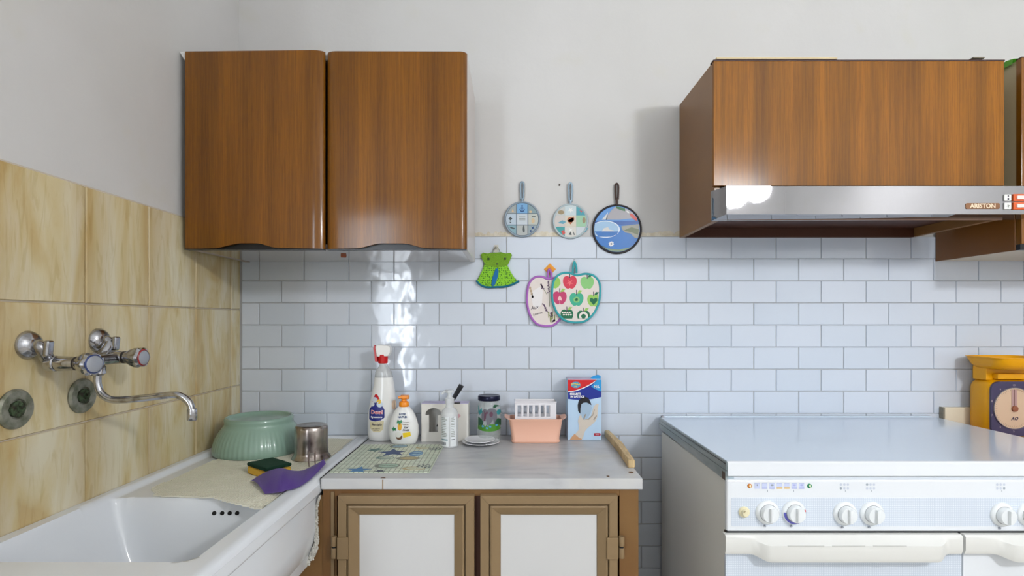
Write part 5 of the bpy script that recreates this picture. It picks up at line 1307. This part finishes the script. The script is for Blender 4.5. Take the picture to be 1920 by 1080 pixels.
# ------------------------------------------------------------ right counter, backsplash, scale
ZRC = CZ - 0.368
rk = thing('worktop_cabinet', 'pinkish stone topped counter right of the stove', 'counter', (1.9, 1.5, 0))
MB().box(1.410, 2.40, 1.25, 1.8262, ZRC - 0.03, ZRC, 0.002).build('stone_top', M('pink_granite', (196, 158, 150), 0.25, var=((90, 90, 90), (224, 204, 200), 0.45, 0.6)), rk, 0)
MB().box(1.412, 2.40, 1.27, 1.8262, 0.001, ZRC - 0.0305).build('carcass', M('beige_lacquer', (186, 172, 136)), rk, 0)
bs = MB().box(1.437, 2.40, 1.810, 1.8265, ZRC + 0.0005, Z(763.5, 1.815), 0.001)
bs_o = bs.build('backsplash', M('cream_tile', (226, 218, 196), 0.3), rk, 0)
lab(MB().box(1.4315, 1.4368, 1.808, 1.8265, ZRC + 0.0005, Z(763.5, 1.815)).build('backsplash_edge', M('raw_edge', (150, 144, 128), 0.9, bump=(200, 1, 0.003)), rk, 0), 'rough grey end of the backsplash')
YL = M('yellow_plastic', (224, 158, 0), 0.35, coat=0.1, spec=0.35)
ysc = 1.715
sx_c = X(1898.5, ysc)
sc_ = thing('kitchen_scale', 'yellow kitchen scale with round dial and weighing tray', 'scale', (sx_c, 1.75, ZRC))
zt_, zb_ = Z(712, ysc), ZRC + 0.0005
hw_ = sx_c - 1.503
sb_ = MB(); rings = []
for (y, ins) in ((ysc + 0.002, 0.010), (ysc, 0.006), (ysc + 0.012, 0.001), (ysc + 0.03, 0.0), (ysc + 0.065, 0.0), (ysc + 0.078, 0.004), (ysc + 0.085, 0.014)):
    rings.append([sb_.bm.verts.new((a, y, b)) for a, b in rrect(sx_c - hw_ + ins, sx_c + hw_ - ins, zb_ + ins * (ins > .005) * .0, zt_ - ins, 0.030, 6)])
for A, B in zip(rings, rings[1:]):
    for i in range(len(A)): sb_.bm.faces.new((A[i], A[(i + 1) % len(A)], B[(i + 1) % len(A)], B[i]))
sb_.bm.faces.new(rings[0][::-1]); sb_.bm.faces.new(rings[-1])
sb_.build('scale_body', YL, sc_, 50)
yd_ = ysc - 0.004
dpn = MB(); dpn.prism(rrect(X(1859, yd_), 2 * sx_c - X(1859, yd_), Z(818, yd_), Z(715.5, yd_), 0.026, 6), yd_, ysc + 0.003, 'xz', 0.002, 2)
dp_o = dpn.build('dial_panel', M('dial_navy', (64, 58, 88), 0.3), sc_); lab(dp_o, 'dark blue dial panel')
zc_d = Z(765.5, yd_); rd = 38 * yd_ / F
MB().lathe([(0, -0.0005), (rd, -0.0005), (rd, -0.003), (rd - 0.003, -0.0035), (rd - 0.004, -0.0015), (0, -0.0015)], (sx_c, yd_, zc_d), 'y', 56).build('dial', M('dial_beige', (204, 176, 148), 0.4), dp_o)
MB().lathe([(rd + 0.0015, -0.0002), (rd + 0.0015, -0.0042), (rd - 0.0005, -0.0042), (rd - 0.0005, -0.0032)], (sx_c, yd_, zc_d), 'y', 56).build('dial_rim', M('rim_silver', (168, 160, 160), 0.25, 0.6), dp_o)
tk = []
for i in range(60):
    a = 2 * pi * i / 60; r0 = rd - 0.0045; r1 = rd - (0.010 if i % 5 == 0 else 0.0075); w = 0.0004
    tk.append([(sx_c + r0 * sin(a) - w * cos(a), zc_d + r0 * cos(a) + w * sin(a)), (sx_c + r0 * sin(a) + w * cos(a), zc_d + r0 * cos(a) - w * sin(a)), (sx_c + r1 * sin(a) + w * cos(a), zc_d + r1 * cos(a) - w * sin(a)), (sx_c + r1 * sin(a) - w * cos(a), zc_d + r1 * cos(a) + w * sin(a))])
decals('tick_mark', tk, yd_ - 0.0019, M('dial_tick', (110, 92, 84), 0.5), dp_o)
for i, s in enumerate(('10', '1', '2', '3', '4', '5', '6', '7', '8', '9')):
    a = 2 * pi * i / 10
    text(s, 0.0095, sx_c + (rd + 0.0085) * sin(a), zc_d + (rd + 0.0085) * cos(a), yd_ - 0.0006, M('dial_numeral', (172, 160, 164), 0.5), dp_o, 'numeral')
MB().prism([(sx_c - 0.0085, zc_d), (sx_c + 0.0085, zc_d), (sx_c + 0.0085, zc_d + rd - 0.005), (sx_c - 0.0085, zc_d + rd - 0.005)], yd_ - 0.0024, yd_ - 0.0020).build('pointer', M('pointer_mauve', (172, 140, 136), 0.4), dp_o, 0)
MB().prism([(sx_c - 0.0009, zc_d), (sx_c + 0.0009, zc_d), (sx_c + 0.0009, zc_d + rd - 0.005), (sx_c - 0.0009, zc_d + rd - 0.005)], yd_ - 0.0030, yd_ - 0.0026).build('pointer_line', M('pointer_dark', (104, 66, 66), 0.4), dp_o, 0)
MB().lathe([(0, -0.0026), (0.0095, -0.0026), (0.0088, -0.007), (0, -0.0085)], (sx_c, yd_, zc_d - 0.001), 'y', 24).build('hub', M('hub_brown', (142, 86, 62), 0.35), dp_o)
text('AO', 0.014, sx_c + 0.001, Z(785, yd_), yd_ - 0.002, PDK, dp_o, bold=0.0006, shear=0.3)
MB().box(X(1851, ysc + .03) - 0.012, 2 * sx_c - X(1851, ysc + .03) + 0.012, ysc + 0.020, ysc + 0.072, zt_ - 0.004, Z(688, ysc), 0.003).build('neck', YL, sc_)
MB().box(X(1871, ysc), 2 * sx_c - X(1871, ysc), ysc - 0.001, ysc + 0.0195, zt_ + 0.001, Z(701, ysc), 0.003).build('neck_step', YL, sc_)
zr = Z(668.5, 1.73); ty = 1.732
def tray(lv, n=6):
    mb = MB(); rr = []
    for hx, hy, z in lv: rr.append([mb.bm.verts.new((sx_c + a, ty + b, z)) for a, b in rrect(-hx, hx, -hy, hy, 0.035, n)])
    for A, B in zip(rr, rr[1:]):
        for i in range(len(A)): mb.bm.faces.new((A[i], A[(i + 1) % len(A)], B[(i + 1) % len(A)], B[i]))
    mb.bm.faces.new(rr[0][::-1]); mb.bm.faces.new(rr[-1]); return mb
dz = 0.0385
tray([(0.060, 0.048, zr - dz), (0.072, 0.058, zr - dz * 0.93), (0.081, 0.066, zr - dz * 0.65), (0.086, 0.071, zr - dz * 0.3), (0.089, 0.073, zr - 0.003), (0.0915, 0.075, zr - 0.002), (0.0915, 0.075, zr), (0.087, 0.071, zr), (0.080, 0.065, zr - dz * 0.4), (0.067, 0.053, zr - dz * 0.85), (0.04, 0.038, zr - dz * 0.88)]).build('tray', YL, sc_, 50)

# ------------------------------------------------------------ things hanging on the wall
TY = YB - 0.0078      # face of the white tiles
def hook(px, py, label, mat, kind='square', g='adhesive hooks on the wall tiles'):
    y = TY; x, z = X(px, y), Z(py, y)
    h = thing('wall_hook', label, 'hook', (x, y, z), g)
    if kind == 'diamond': MB().prism([(x, z + 0.020), (x + 0.0205, z), (x, z - 0.020), (x - 0.0205, z)], y - 0.0025, y, 'xz', 0.001).build('hook_plate', mat, h)
    else: MB().prism(rrect(x - 0.008, x + 0.008, z - 0.014, z + 0.012, 0.003, 3), y - 0.0022, y, 'xz', 0.0006).build('hook_plate', mat, h)
    MB().tube(catmull([(x, y - 0.002, z + 0.004), (x, y - 0.009, z - 0.002), (x, y - 0.013, z + 0.000), (x, y - 0.0145, z + 0.006)], 4), 0.0016, 8).build('hook_pin', mat if kind == 'diamond' else STEEL, h)
    return h
hook(1077, 496, 'clear adhesive hook holding the teal apple potholder', M('clear_hook', (206, 204, 196), 0.25))
hook(930.5, 466, 'clear adhesive hook holding the green crochet potholder', M('clear_hook', (206, 204, 196), 0.25))
hook(1031, 505, 'orange diamond-shaped hook holding the purple edged potholder', M('orange_hook', (222, 148, 40), 0.3), 'diamond')

def heart_outline(cx, top, bot, hw, Y, ang=0, n=8):
    """rounded heart/apple outline in pixels -> world"""
    h = bot - top
    ctl = [(0, 0.03), (0.35, -0.01), (0.70, 0.02), (0.94, 0.15), (1.0, 0.36), (0.96, 0.58), (0.78, 0.80), (0.46, 0.96), (0.14, 1.0), (-0.14, 1.0), (-0.46, 0.96), (-0.78, 0.80), (-0.96, 0.58), (-1.0, 0.36), (-0.94, 0.15), (-0.70, 0.02), (-0.35, -0.01)]
    pts = []
    for a, b in ctl:
        x, y = a * hw, b * h - h / 2
        pts.append((cx + x * cos(ang) - y * sin(ang), (top + bot) / 2 + x * sin(ang) + y * cos(ang)))
    return [(p[0], p[1]) for p in catmull([(q[0], q[1], 0) for q in pxs(pts, Y)], 4, closed=True)]
def shrink(P, k):
    cx = sum(p[0] for p in P) / len(P); cz = sum(p[1] for p in P) / len(P)
    return [(cx + (p[0] - cx) * k, cz + (p[1] - cz) * k) for p in P]
# lavender potholder (behind)
y1 = TY - 0.005
lv_ = thing('potholder', 'purple edged lavender print potholder half behind the apple one', 'potholder', (X(1025, y1), y1, Z(565, y1)), 'heart-shaped potholders on the tiles')
H1 = heart_outline(1025, 519, 613, 39, y1, R(4))
LIN = M('cream_linen', (222, 212, 206), 0.85, bump=(900, 0.3, 0.001)); PUR = M('purple_binding', (164, 100, 182), 0.8, sheen=0.3)
MB().prism(H1, y1 - 0.003, y1 + 0.003).build('fabric', LIN, lv_, 0)
MB().tube([(a, y1, b) for a, b in shrink(H1, 0.96)], 0.0058, 10, closed=True, flat=0.75).build('binding', PUR, lv_, 60)
MB().tube(catmull([W(1027, 521, y1), W(1027.5, 511, y1 - .004), W(1030, 505, y1 - .008), W(1033, 511, y1 - .004), W(1034, 520, y1)], 5), 0.0038, 8).build('hanging_loop', PUR, lv_, 60)
yl = y1 - 0.0034
PS = M('print_stem', (92, 104, 52), 0.6); PLV = M('print_lavender', (92, 62, 98), 0.6)
for (a, b, c, d) in ((1013, 533, 1025, 552), (1028, 528, 1030, 575), (1018, 570, 1036, 602), (1034, 585, 1034, 605), (1040, 600, 1034, 606)):
    decals('stem_print', [pxs([(a, b), (a + 0.9, b), (c + 0.9, d), (c, d)], yl)], yl, PS, lv_)
    fl_ = []
    rg = random.Random(int(a))
    for i in range(9):
        t = i * 0.055; fl_.append(pxs(star(a + (c - a) * t + rg.uniform(-2, 2), b + (d - b) * t, 1.9, i, 4, 0.5), yl))
    decals('flower_print', fl_, yl - 0.0003, PLV, lv_)
for (a, b) in ((1032, 598), (1036, 592), (1029, 590), (1040, 596)):
    decals('leaf_print', [pxs(ell(a, b, 1.2, 7, 8), yl)], yl - 0.0002, M('print_leaf', (132, 144, 82), 0.6), lv_)
decals('ribbon_print', [pxs(ell(994 + i * 1.5, 540 + i * 5.5, 2, 3, 8), yl) for i in range(4)], yl, M('print_tan', (180, 158, 130), 0.6), lv_)
decal('jug_print', pxs([(1000, 545), (1012, 538), (1018, 545), (1016, 570), (1008, 580), (999, 572), (996, 556)], yl), yl, M('print_offwhite', (228, 224, 224), 0.7), lv_)
text('Aux', 0.016, X(1002, yl), Z(577, yl), yl - 0.0004, PDK, lv_, rot=0.25, shear=0.3); text('Lavande', 0.010, X(1008, yl), Z(588, yl), yl - 0.0004, PDK, lv_, rot=0.25, shear=0.3)
# apple potholder (front)
y2 = TY - 0.017
av = thing('potholder', 'teal edged potholder printed with red and green apples', 'potholder', (X(1079, y2), y2, Z(558, y2)), 'heart-shaped potholders on the tiles')
H2 = heart_outline(1079.5, 512, 606, 46.5, y2, R(3))
TEAL = M('teal_binding', (52, 156, 164), 0.8, sheen=0.3)
MB().prism(H2, y2 - 0.003, y2 + 0.003).build('fabric', LIN, av, 0)
MB().tube([(a, y2, b) for a, b in shrink(H2, 0.962)], 0.0058, 10, closed=True, flat=0.75).build('binding', TEAL, av, 60)
MB().tube(catmull([W(1074, 512, y2), W(1074.5, 501, y2 + .002), W(1077, 491, y2 + .004), W(1080.5, 501, y2 + .002), W(1081, 512, y2)], 5), 0.0036, 8).build('hanging_loop', TEAL, av, 60)
ya = y2 - 0.0034
def apple(px, py, s, mats, leaf=True, cl=None):
    body = [(0, -0.72), (0.35, -0.9), (0.8, -0.75), (1.0, -0.25), (0.9, 0.35), (0.55, 0.85), (0.2, 0.95), (0, 0.85), (-0.2, 0.95), (-0.55, 0.85), (-0.9, 0.35), (-1.0, -0.25), (-0.8, -0.75), (-0.35, -0.9)]
    P = [(q[0], q[1]) for q in catmull([(px + a * s, py + b * s, 0) for a, b in body], 3, closed=True)]
    if cl: P = clip(P, *cl)
    fo = decal('apple_print', pxs(P, ya), ya, mats[0], av)
    decals('stalk_print', [pxs([(px - 0.7, py - s * 0.6), (px + 0.9, py - s * 0.6), (px + 0.4, py - s * 1.35), (px - 0.9, py - s * 1.35)], ya)], ya - 0.0004, PDK, av)
    if leaf: decals('leaf_print', [pxs([(px + 1, py - s * 0.8), (px + s * 0.35, py - s * 1.3), (px + s * 0.85, py - s * 1.25), (px + s * 0.5, py - s * 0.85)], ya)], ya - 0.0004, mats[1], av)
AR = M('apple_red', (206, 62, 82), 0.7); APK = M('apple_pink', (188, 62, 106), 0.7); AG = M('apple_green', (136, 194, 122), 0.7); ATE = M('apple_teal', (68, 170, 140), 0.7); AD = M('apple_dark', (30, 104, 72), 0.7); ALG = M('apple_lime', (150, 196, 96), 0.7); AWH = M('apple_white', (226, 220, 212), 0.7)
apple(1068.5, 529, 13, (AR, PDK), False); apple(1101, 530, 12.5, (AG, AD)); apple(1049.5, 558, 13, (APK, ALG)); apple(1081, 561, 13, (ATE, ALG)); apple(1113, 563, 12, (ALG, AD), True, (1100, 1121.5, 540, 580))
apple(1063, 591, 12, (AD, ALG), True, (1050, 1078, 575, 597.5)); apple(1094, 593, 12, (AD, ALG), True, (1081, 1106, 578, 597.5))
decal('apple_print', pxs([(1038, 540), (1037, 530), (1040, 523), (1046, 520), (1050, 524), (1051, 532), (1047, 538), (1042, 541)], ya), ya, ALG, av)
decals('core_print', [pxs(ell(1081, 562, 6, 5.5, 14), ya)], ya - 0.0006, AG, av); decals('core_print', [pxs(star(1081, 562, 3.8, 0.2, 6, 0.6), ya)], ya - 0.0009, AD, av)
decals('heart_print', [pxs([(1113, 572), (1106, 564), (1107, 559), (1110, 558.5), (1113, 561), (1116, 558.5), (1119.5, 559), (1120, 564)], ya)], ya - 0.0006, AD, av)
decals('flower_print', [pxs(star(1068.5, 530, 7, 0.4, 5, 0.35), ya)], ya - 0.0006, M('apple_rose', (226, 110, 116), 0.7), av)
decals('tree_print', [pxs([(1049, 569), (1050, 569), (1050, 562), (1053, 564), (1053, 559), (1049.5, 554), (1046, 559), (1046, 564), (1049, 562)], ya)], ya - 0.0006, M('apple_blush', (232, 190, 190), 0.7), av)
decals('check_print', [clip(q, -9, 9, -9, 9) for q in [pxs([(1055 + i * 4.4 + (j % 2) * 2.2, 584 + j * 4), (1057.2 + i * 4.4 + (j % 2) * 2.2, 586 + j * 4), (1055 + i * 4.4 + (j % 2) * 2.2, 588 + j * 4), (1052.8 + i * 4.4 + (j % 2) * 2.2, 586 + j * 4)], ya) for i in range(4) for j in range(2)]], ya - 0.0006, AWH, av)
decals('ring_print', [pxs(clip(ell(1094, 593, 8.5, 8.5, 18), 1084, 1104, 584, 597), ya)], ya - 0.0006, AWH, av); decals('ring_print', [pxs(clip(ell(1094, 593, 4.5, 4.5, 14), 1084, 1104, 584, 597), ya)], ya - 0.0009, AD, av)

# crochet dress potholder
y3 = TY - 0.006
cd = thing('potholder', 'lime green crocheted dress-shaped potholder with blue hem', 'potholder', (X(932, y3), y3, Z(505, y3)))
LIME = M('lime_yarn', (122, 170, 46), 0.9, bump=(420, 1, 0.004)); 
def yarn_net():
    m = bpy.data.materials.new('lime_openwork'); m.use_nodes = True; nt = m.node_tree; b = nt.nodes['Principled BSDF']
    tc = nt.nodes.new('ShaderNodeTexCoord'); v = nt.nodes.new('ShaderNodeTexVoronoi'); v.inputs['Scale'].default_value = 150; v.inputs['Randomness'].default_value = 0.55
    r = nt.nodes.new('ShaderNodeValToRGB'); e = r.color_ramp.elements
    e[0].position = 0.16; e[0].color = lin((26, 92, 46)); e[1].position = 0.36; e[1].color = lin((136, 200, 48))
    bp = nt.nodes.new('ShaderNodeBump'); bp.inputs['Strength'].default_value = 1; bp.inputs['Distance'].default_value = 0.004
    nt.links.new(tc.outputs['Object'], v.inputs[0]); nt.links.new(v.outputs['Distance'], r.inputs[0]); nt.links.new(r.outputs[0], b.inputs['Base Color'])
    nt.links.new(v.outputs['Distance'], bp.inputs['Height']); nt.links.new(bp.outputs[0], b.inputs['Normal']); b.inputs['Roughness'].default_value = 0.9
    return m
MB().prism(pxs([(901.5, 477), (906, 474), (915, 476), (923, 473.5), (931, 474.5), (940, 473), (948, 476), (957, 474.5), (960, 478), (957, 486), (953, 495), (950, 500), (942, 502), (930, 503), (915, 500), (909, 497), (907, 490), (903, 484)], y3), y3 - 0.003, y3 + 0.004, 'xz', 0.001).build('bodice', LIME, cd, 30)
MB().prism(pxs([(908, 496), (918, 500), (930, 502), (942, 501), (951, 497), (957, 509), (963, 520), (971, 527), (966, 531), (950, 536), (934, 538), (918, 539), (904, 536), (894, 527), (900, 516), (905, 506)], y3), y3 - 0.004, y3 + 0.003, 'xz', 0.001).build('skirt', yarn_net(), cd, 30)
TB = M('teal_yarn', (22, 104, 128), 0.9)
lab(MB().tube(catmull([W(a, b, y3 - 0.003) for a, b in ((893, 526), (901, 534), (913, 538.5), (930, 538), (945, 537.5), (960, 533.5), (973, 527))], 5), 0.0036, 8).build('hem', TB, cd), 'dark teal hem')
lab(MB().prism(pxs([(929, 504), (933, 503), (935, 508), (934, 518), (928, 534), (924, 537), (921, 534), (923, 522)], y3 - 0.005), y3 - 0.0065, y3 - 0.0035, 'xz', 0.001).build('ribbon', M('blue_yarn', (24, 104, 158), 0.8), cd), 'blue ribbon')
for (a, b, r_) in ((916, 485.5, 0.0042), (947, 485, 0.0042), (932, 495, 0.003)):
    MB().lathe([(0, -0.003), (r_ * 0.7, -0.0025), (r_, 0), (r_, 0.001)], (X(a, y3 - .003), y3 - 0.003, Z(b, y3 - .003)), 'y', 12).build('button', M('dark_button', (36, 66, 34), 0.4), cd)
MB().tube(catmull([W(923, 475, y3), W(925, 468, y3 - .003), W(930.5, 462.5, y3 - .007), W(936, 468, y3 - .003), W(938, 475, y3)], 5), 0.0012, 6).build('hanging_ring', M('ring_metal', (150, 150, 130), 0.3, 0.9), cd)

# trivets
def trivet(cx, cy, r, top, hb, label, rimc, handc, mats, seedv):
    y = YB - 0.0095; c = (X(cx, y), Z(cy, y)); rr = r * y / F
    t = thing('trivet', label, 'trivet', (c[0], y, c[1]), 'round pan-shaped trivets on the wall')
    RM = M('trivet_rim_%d' % seedv, rimc, 0.4, 0.2)
    HM = M('trivet_handle_%d' % seedv, handc, 0.4, 0.3)
    MB().lathe([(0, -0.003), (rr * 0.97, -0.003), (rr * 0.97, 0.008), (0, 0.008)], (c[0], y, c[1]), 'y', 48).build('disc', M('trivet_base_%d' % seedv, mats, 0.3), t)
    MB().tube([(c[0] + (rr - 0.0022) * cos(a), y - 0.002, c[1] + (rr - 0.0022) * sin(a)) for a in [2 * pi * i / 56 for i in range(56)]], 0.0030 if seedv < 3 else 0.0036, 8, closed=True).build('rim', RM, t, 60)
    zt, zb = Z(top, y), Z(hb, y)
    xh_ = X(cx + (0 if seedv != 1 else 0), y); w = 0.0052
    path = [(xh_ - w * 0.75, y, zb), (xh_ - w, y, zb + (zt - zb) * 0.6), (xh_ - w * 0.9, y, zt - 0.006), (xh_, y, zt), (xh_ + w * 0.9, y, zt - 0.006), (xh_ + w, y, zb + (zt - zb) * 0.6), (xh_ + w * 0.75, y, zb)]
    MB().tube(catmull(path, 5), 0.0031, 8).build('handle_loop', HM, t, 60)
    MB().tube([(xh_, y, zb + 0.004), (xh_, y, c[1] + rr - 0.003)], 0.0042, 8).build('handle_neck', HM, t, 60)
    return t, c, rr, y
def mosaic(t, c, rr, y, cols, gap):
    base = ell(c[0], c[1], rr * 0.90, rr * 0.90, 48); s = rr * 0.64; k = 0
    for j in (1, 0, -1):
        for i in (-1, 0, 1):
            lim = lambda v: (v - 0.5) * s
            x0 = c[0] + lim(i) + gap if i > -1 else -9; x1 = c[0] + lim(i + 1) - gap if i < 1 else 9
            z0 = c[1] + lim(j) + gap if j > -1 else -9; z1 = c[1] + lim(j + 1) - gap if j < 1 else 9
            P = clip(base, x0, x1, z0, z1)
            decal('picture_square', P, y - 0.0034, M('sq_%d_%d_%d' % cols[k], cols[k], 0.35), t); k += 1
t, c, rr, y = trivet(979, 411.5, 33.5, 341, 374, 'small round blue-grey trivet with anchor and sea motifs', (138, 152, 164), (128, 146, 160), (84, 96, 108), 1)
mosaic(t, c, rr, y, [(150, 158, 158), (112, 160, 200), (128, 150, 154), (176, 190, 202), (190, 198, 204), (182, 186, 178), (128, 160, 170), (168, 172, 170), (146, 160, 164)], 0.0012)
yy_ = y - 0.0038; q = lambda pts: pxs(pts, yy_)
MN = M('motif_navy', (34, 70, 118), 0.5); MG = M('motif_dark', (70, 78, 80), 0.5); MS = M('motif_sand', (200, 176, 140), 0.5)
decals('anchor_print', [q([(978.2, 387), (979.8, 387), (979.8, 396), (978.2, 396)]), q([(975.5, 389.5), (982.5, 389.5), (982.5, 390.7), (975.5, 390.7)]), q([(974, 392), (975.5, 391.5), (977, 395), (979, 396), (981, 395), (982.5, 391.5), (984, 392), (982, 396.5), (979, 398), (976, 396.5)]), q(ell(979, 386, 1.5, 1.5, 8))], yy_, MN, t)
decals('sea_motif', [q(star(957, 410, 4, 0, 4, 0.6)), q([(955, 416), (959, 416), (957, 419)]), q([(997, 405), (1004, 405), (1004, 406.5), (997, 406.5)]), q([(981, 423), (983, 423), (984, 434), (981, 436), (980, 430)]), q([(957, 425), (966, 428), (964, 430), (956, 427)])], yy_, MG, t)
decals('sea_motif', [q(ell(999.5, 414, 3.2, 5, 10)), q([(959, 398), (961, 391), (964, 398)]), q(ell(995, 397, 3, 2.2, 8))], yy_, MS, t)
decals('text_line', [q([(973, 406 + i * 3), (985, 406 + i * 3), (985, 406.8 + i * 3), (973, 406.8 + i * 3)]) for i in range(3)], yy_, TXG, t)
decals('sea_motif', [q(star(999, 427, 4.5, 0.6, 4, 0.35)), q(ell(995, 433, 2, 2, 8))], yy_, MN, t)
t, c, rr, y = trivet(1069.5, 415, 33, 343, 378, 'small round pale trivet with seashell and fish motifs', (168, 182, 188), (150, 172, 188), (176, 184, 184), 2)
mosaic(t, c, rr, y, [(190, 192, 190), (192, 206, 210), (70, 150, 164), (196, 190, 186), (206, 198, 182), (150, 190, 160), (64, 152, 154), (206, 204, 198), (194, 202, 208)], 0.0005)
decals('shell_motif', [q(ell(1070, 412, 6.5, 4.8, 14)), q([(1063, 414), (1076, 406), (1077, 411), (1070, 421)])], yy_, M('shell_brown', (176, 104, 70), 0.5), t)
decals('shell_motif', [q(ell(1095, 413, 3, 6, 12)), q(ell(1052, 398, 6, 4, 12))], yy_, M('shell_taupe', (150, 134, 104), 0.5), t)
decals('star_motif', [q(star(1070, 394, 6, 0.3, 5, 0.35)), q(star(1070, 431, 5, 1, 4, 0.3))], yy_, M('motif_pale', (224, 226, 224), 0.5), t)
decals('fish_motif', [q([(1046, 418), (1054, 413), (1062, 416), (1056, 420)]), q([(1094, 434), (1100, 426), (1103, 428), (1097, 436)])], yy_, M('motif_aqua', (96, 156, 176), 0.5), t)
decals('fish_motif', [q([(1052, 434), (1057, 431), (1060, 437), (1056, 441)]), q([(1086, 393), (1092, 396), (1090, 399)])], yy_, M('motif_coral', (196, 84, 80), 0.5), t)
decals('fish_motif', [q([(1066, 440), (1070, 434), (1072, 441)]), q([(1074, 432), (1078, 440), (1076, 441)])], yy_, MG, t)
t, c, rr, y = trivet(1156.5, 430, 46, 344, 374, 'large black rimmed trivet with painted blue seaside view', (30, 24, 26), (58, 36, 28), (38, 112, 190), 3)
rin = rr * 0.925; yv = y - 0.0034
base = ell(c[0], c[1], rin, rin, 64)
def view(name, pts, col, k, ytop=None):
    P = [((X(a, yv)), Z(b, yv)) for a, b in pts]
    # clip convex disc by keeping the points inside it
    out = []
    for (a, b) in P:
        d = math.hypot(a - c[0], b - c[1])
        out.append((a, b) if d <= rin else (c[0] + (a - c[0]) * rin / d, c[1] + (b - c[1]) * rin / d))
    decal(name, out, yv - k * 0.0003, M('view_%d_%d_%d' % col, col, 0.25, coat=0.5), t)
def arc_(a0, a1, n=14, r_=43): return [(1156.5 + r_ * cos(R(a0 + (a1 - a0) * i / n)), 430 - r_ * sin(R(a0 + (a1 - a0) * i / n))) for i in range(n + 1)]
view('sky_view', arc_(22, 158), (84, 142, 206), 0)
view('sea_view', [(1113, 414), (1200, 414), (1202, 424), (1112, 424)], (20, 84, 160), 1)
view('cliff_view', [(1136, 412), (1138, 405), (1145, 396), (1152, 389), (1156, 386), (1180, 388), (1190, 396), (1196, 408), (1180, 410), (1160, 412)], (158, 156, 162), 2)
view('cliff_view', [(1128, 412), (1140, 398), (1138, 412)], (196, 200, 204), 2)
view('tree_view', [(1155, 387), (1163, 388), (1172, 391), (1172, 396), (1164, 394), (1156, 391)], (40, 104, 58), 3)
view('flower_view', [(1180, 400), (1187, 402), (1194, 409), (1195, 415), (1189, 412), (1182, 405)], (196, 62, 50), 3)
view('flower_view', [(1174, 395), (1178, 396), (1180, 400), (1176, 399)], (224, 226, 222), 4)
view('sea_view', [(1112, 423)] + [(1200, 421)] + arc_(8, -188, 24), (34, 110, 186), 1.5)
view('coast_view', [(1165, 424), (1200, 420), (1201, 434), (1198, 448), (1190, 446), (1182, 438), (1172, 436), (1166, 430)], (148, 148, 136), 3)
view('coast_view', [(1170, 432), (1184, 426), (1198, 430), (1196, 440), (1184, 436)], (98, 108, 78), 4)
view('shore_view', arc_(-45, -135, 12) + [(1128, 462), (1140, 466), (1160, 468), (1180, 464)], (118, 138, 110), 3)
oval = ell(1135, 430, 27, 16, 26)
view('oval_border', oval, (222, 230, 238), 4); view('oval_view', ell(1134.5, 430, 25.6, 14.6, 26), (150, 184, 214), 5)
view('oval_view', [(1112, 434), (1160, 434), (1156, 440), (1145, 444), (1122, 444)], (28, 104, 178), 6)
view('oval_view', [(1128, 434), (1132, 428), (1140, 426), (1143, 431), (1150, 432), (1152, 434)], (206, 204, 200), 7)
view('compass_view', star(1146, 457.5, 5.5, 0.2, 8, 0.7), (222, 222, 224), 5)
view('compass_view', ell(1146, 457.5, 1.8, 1.8, 8), (80, 90, 110), 6)
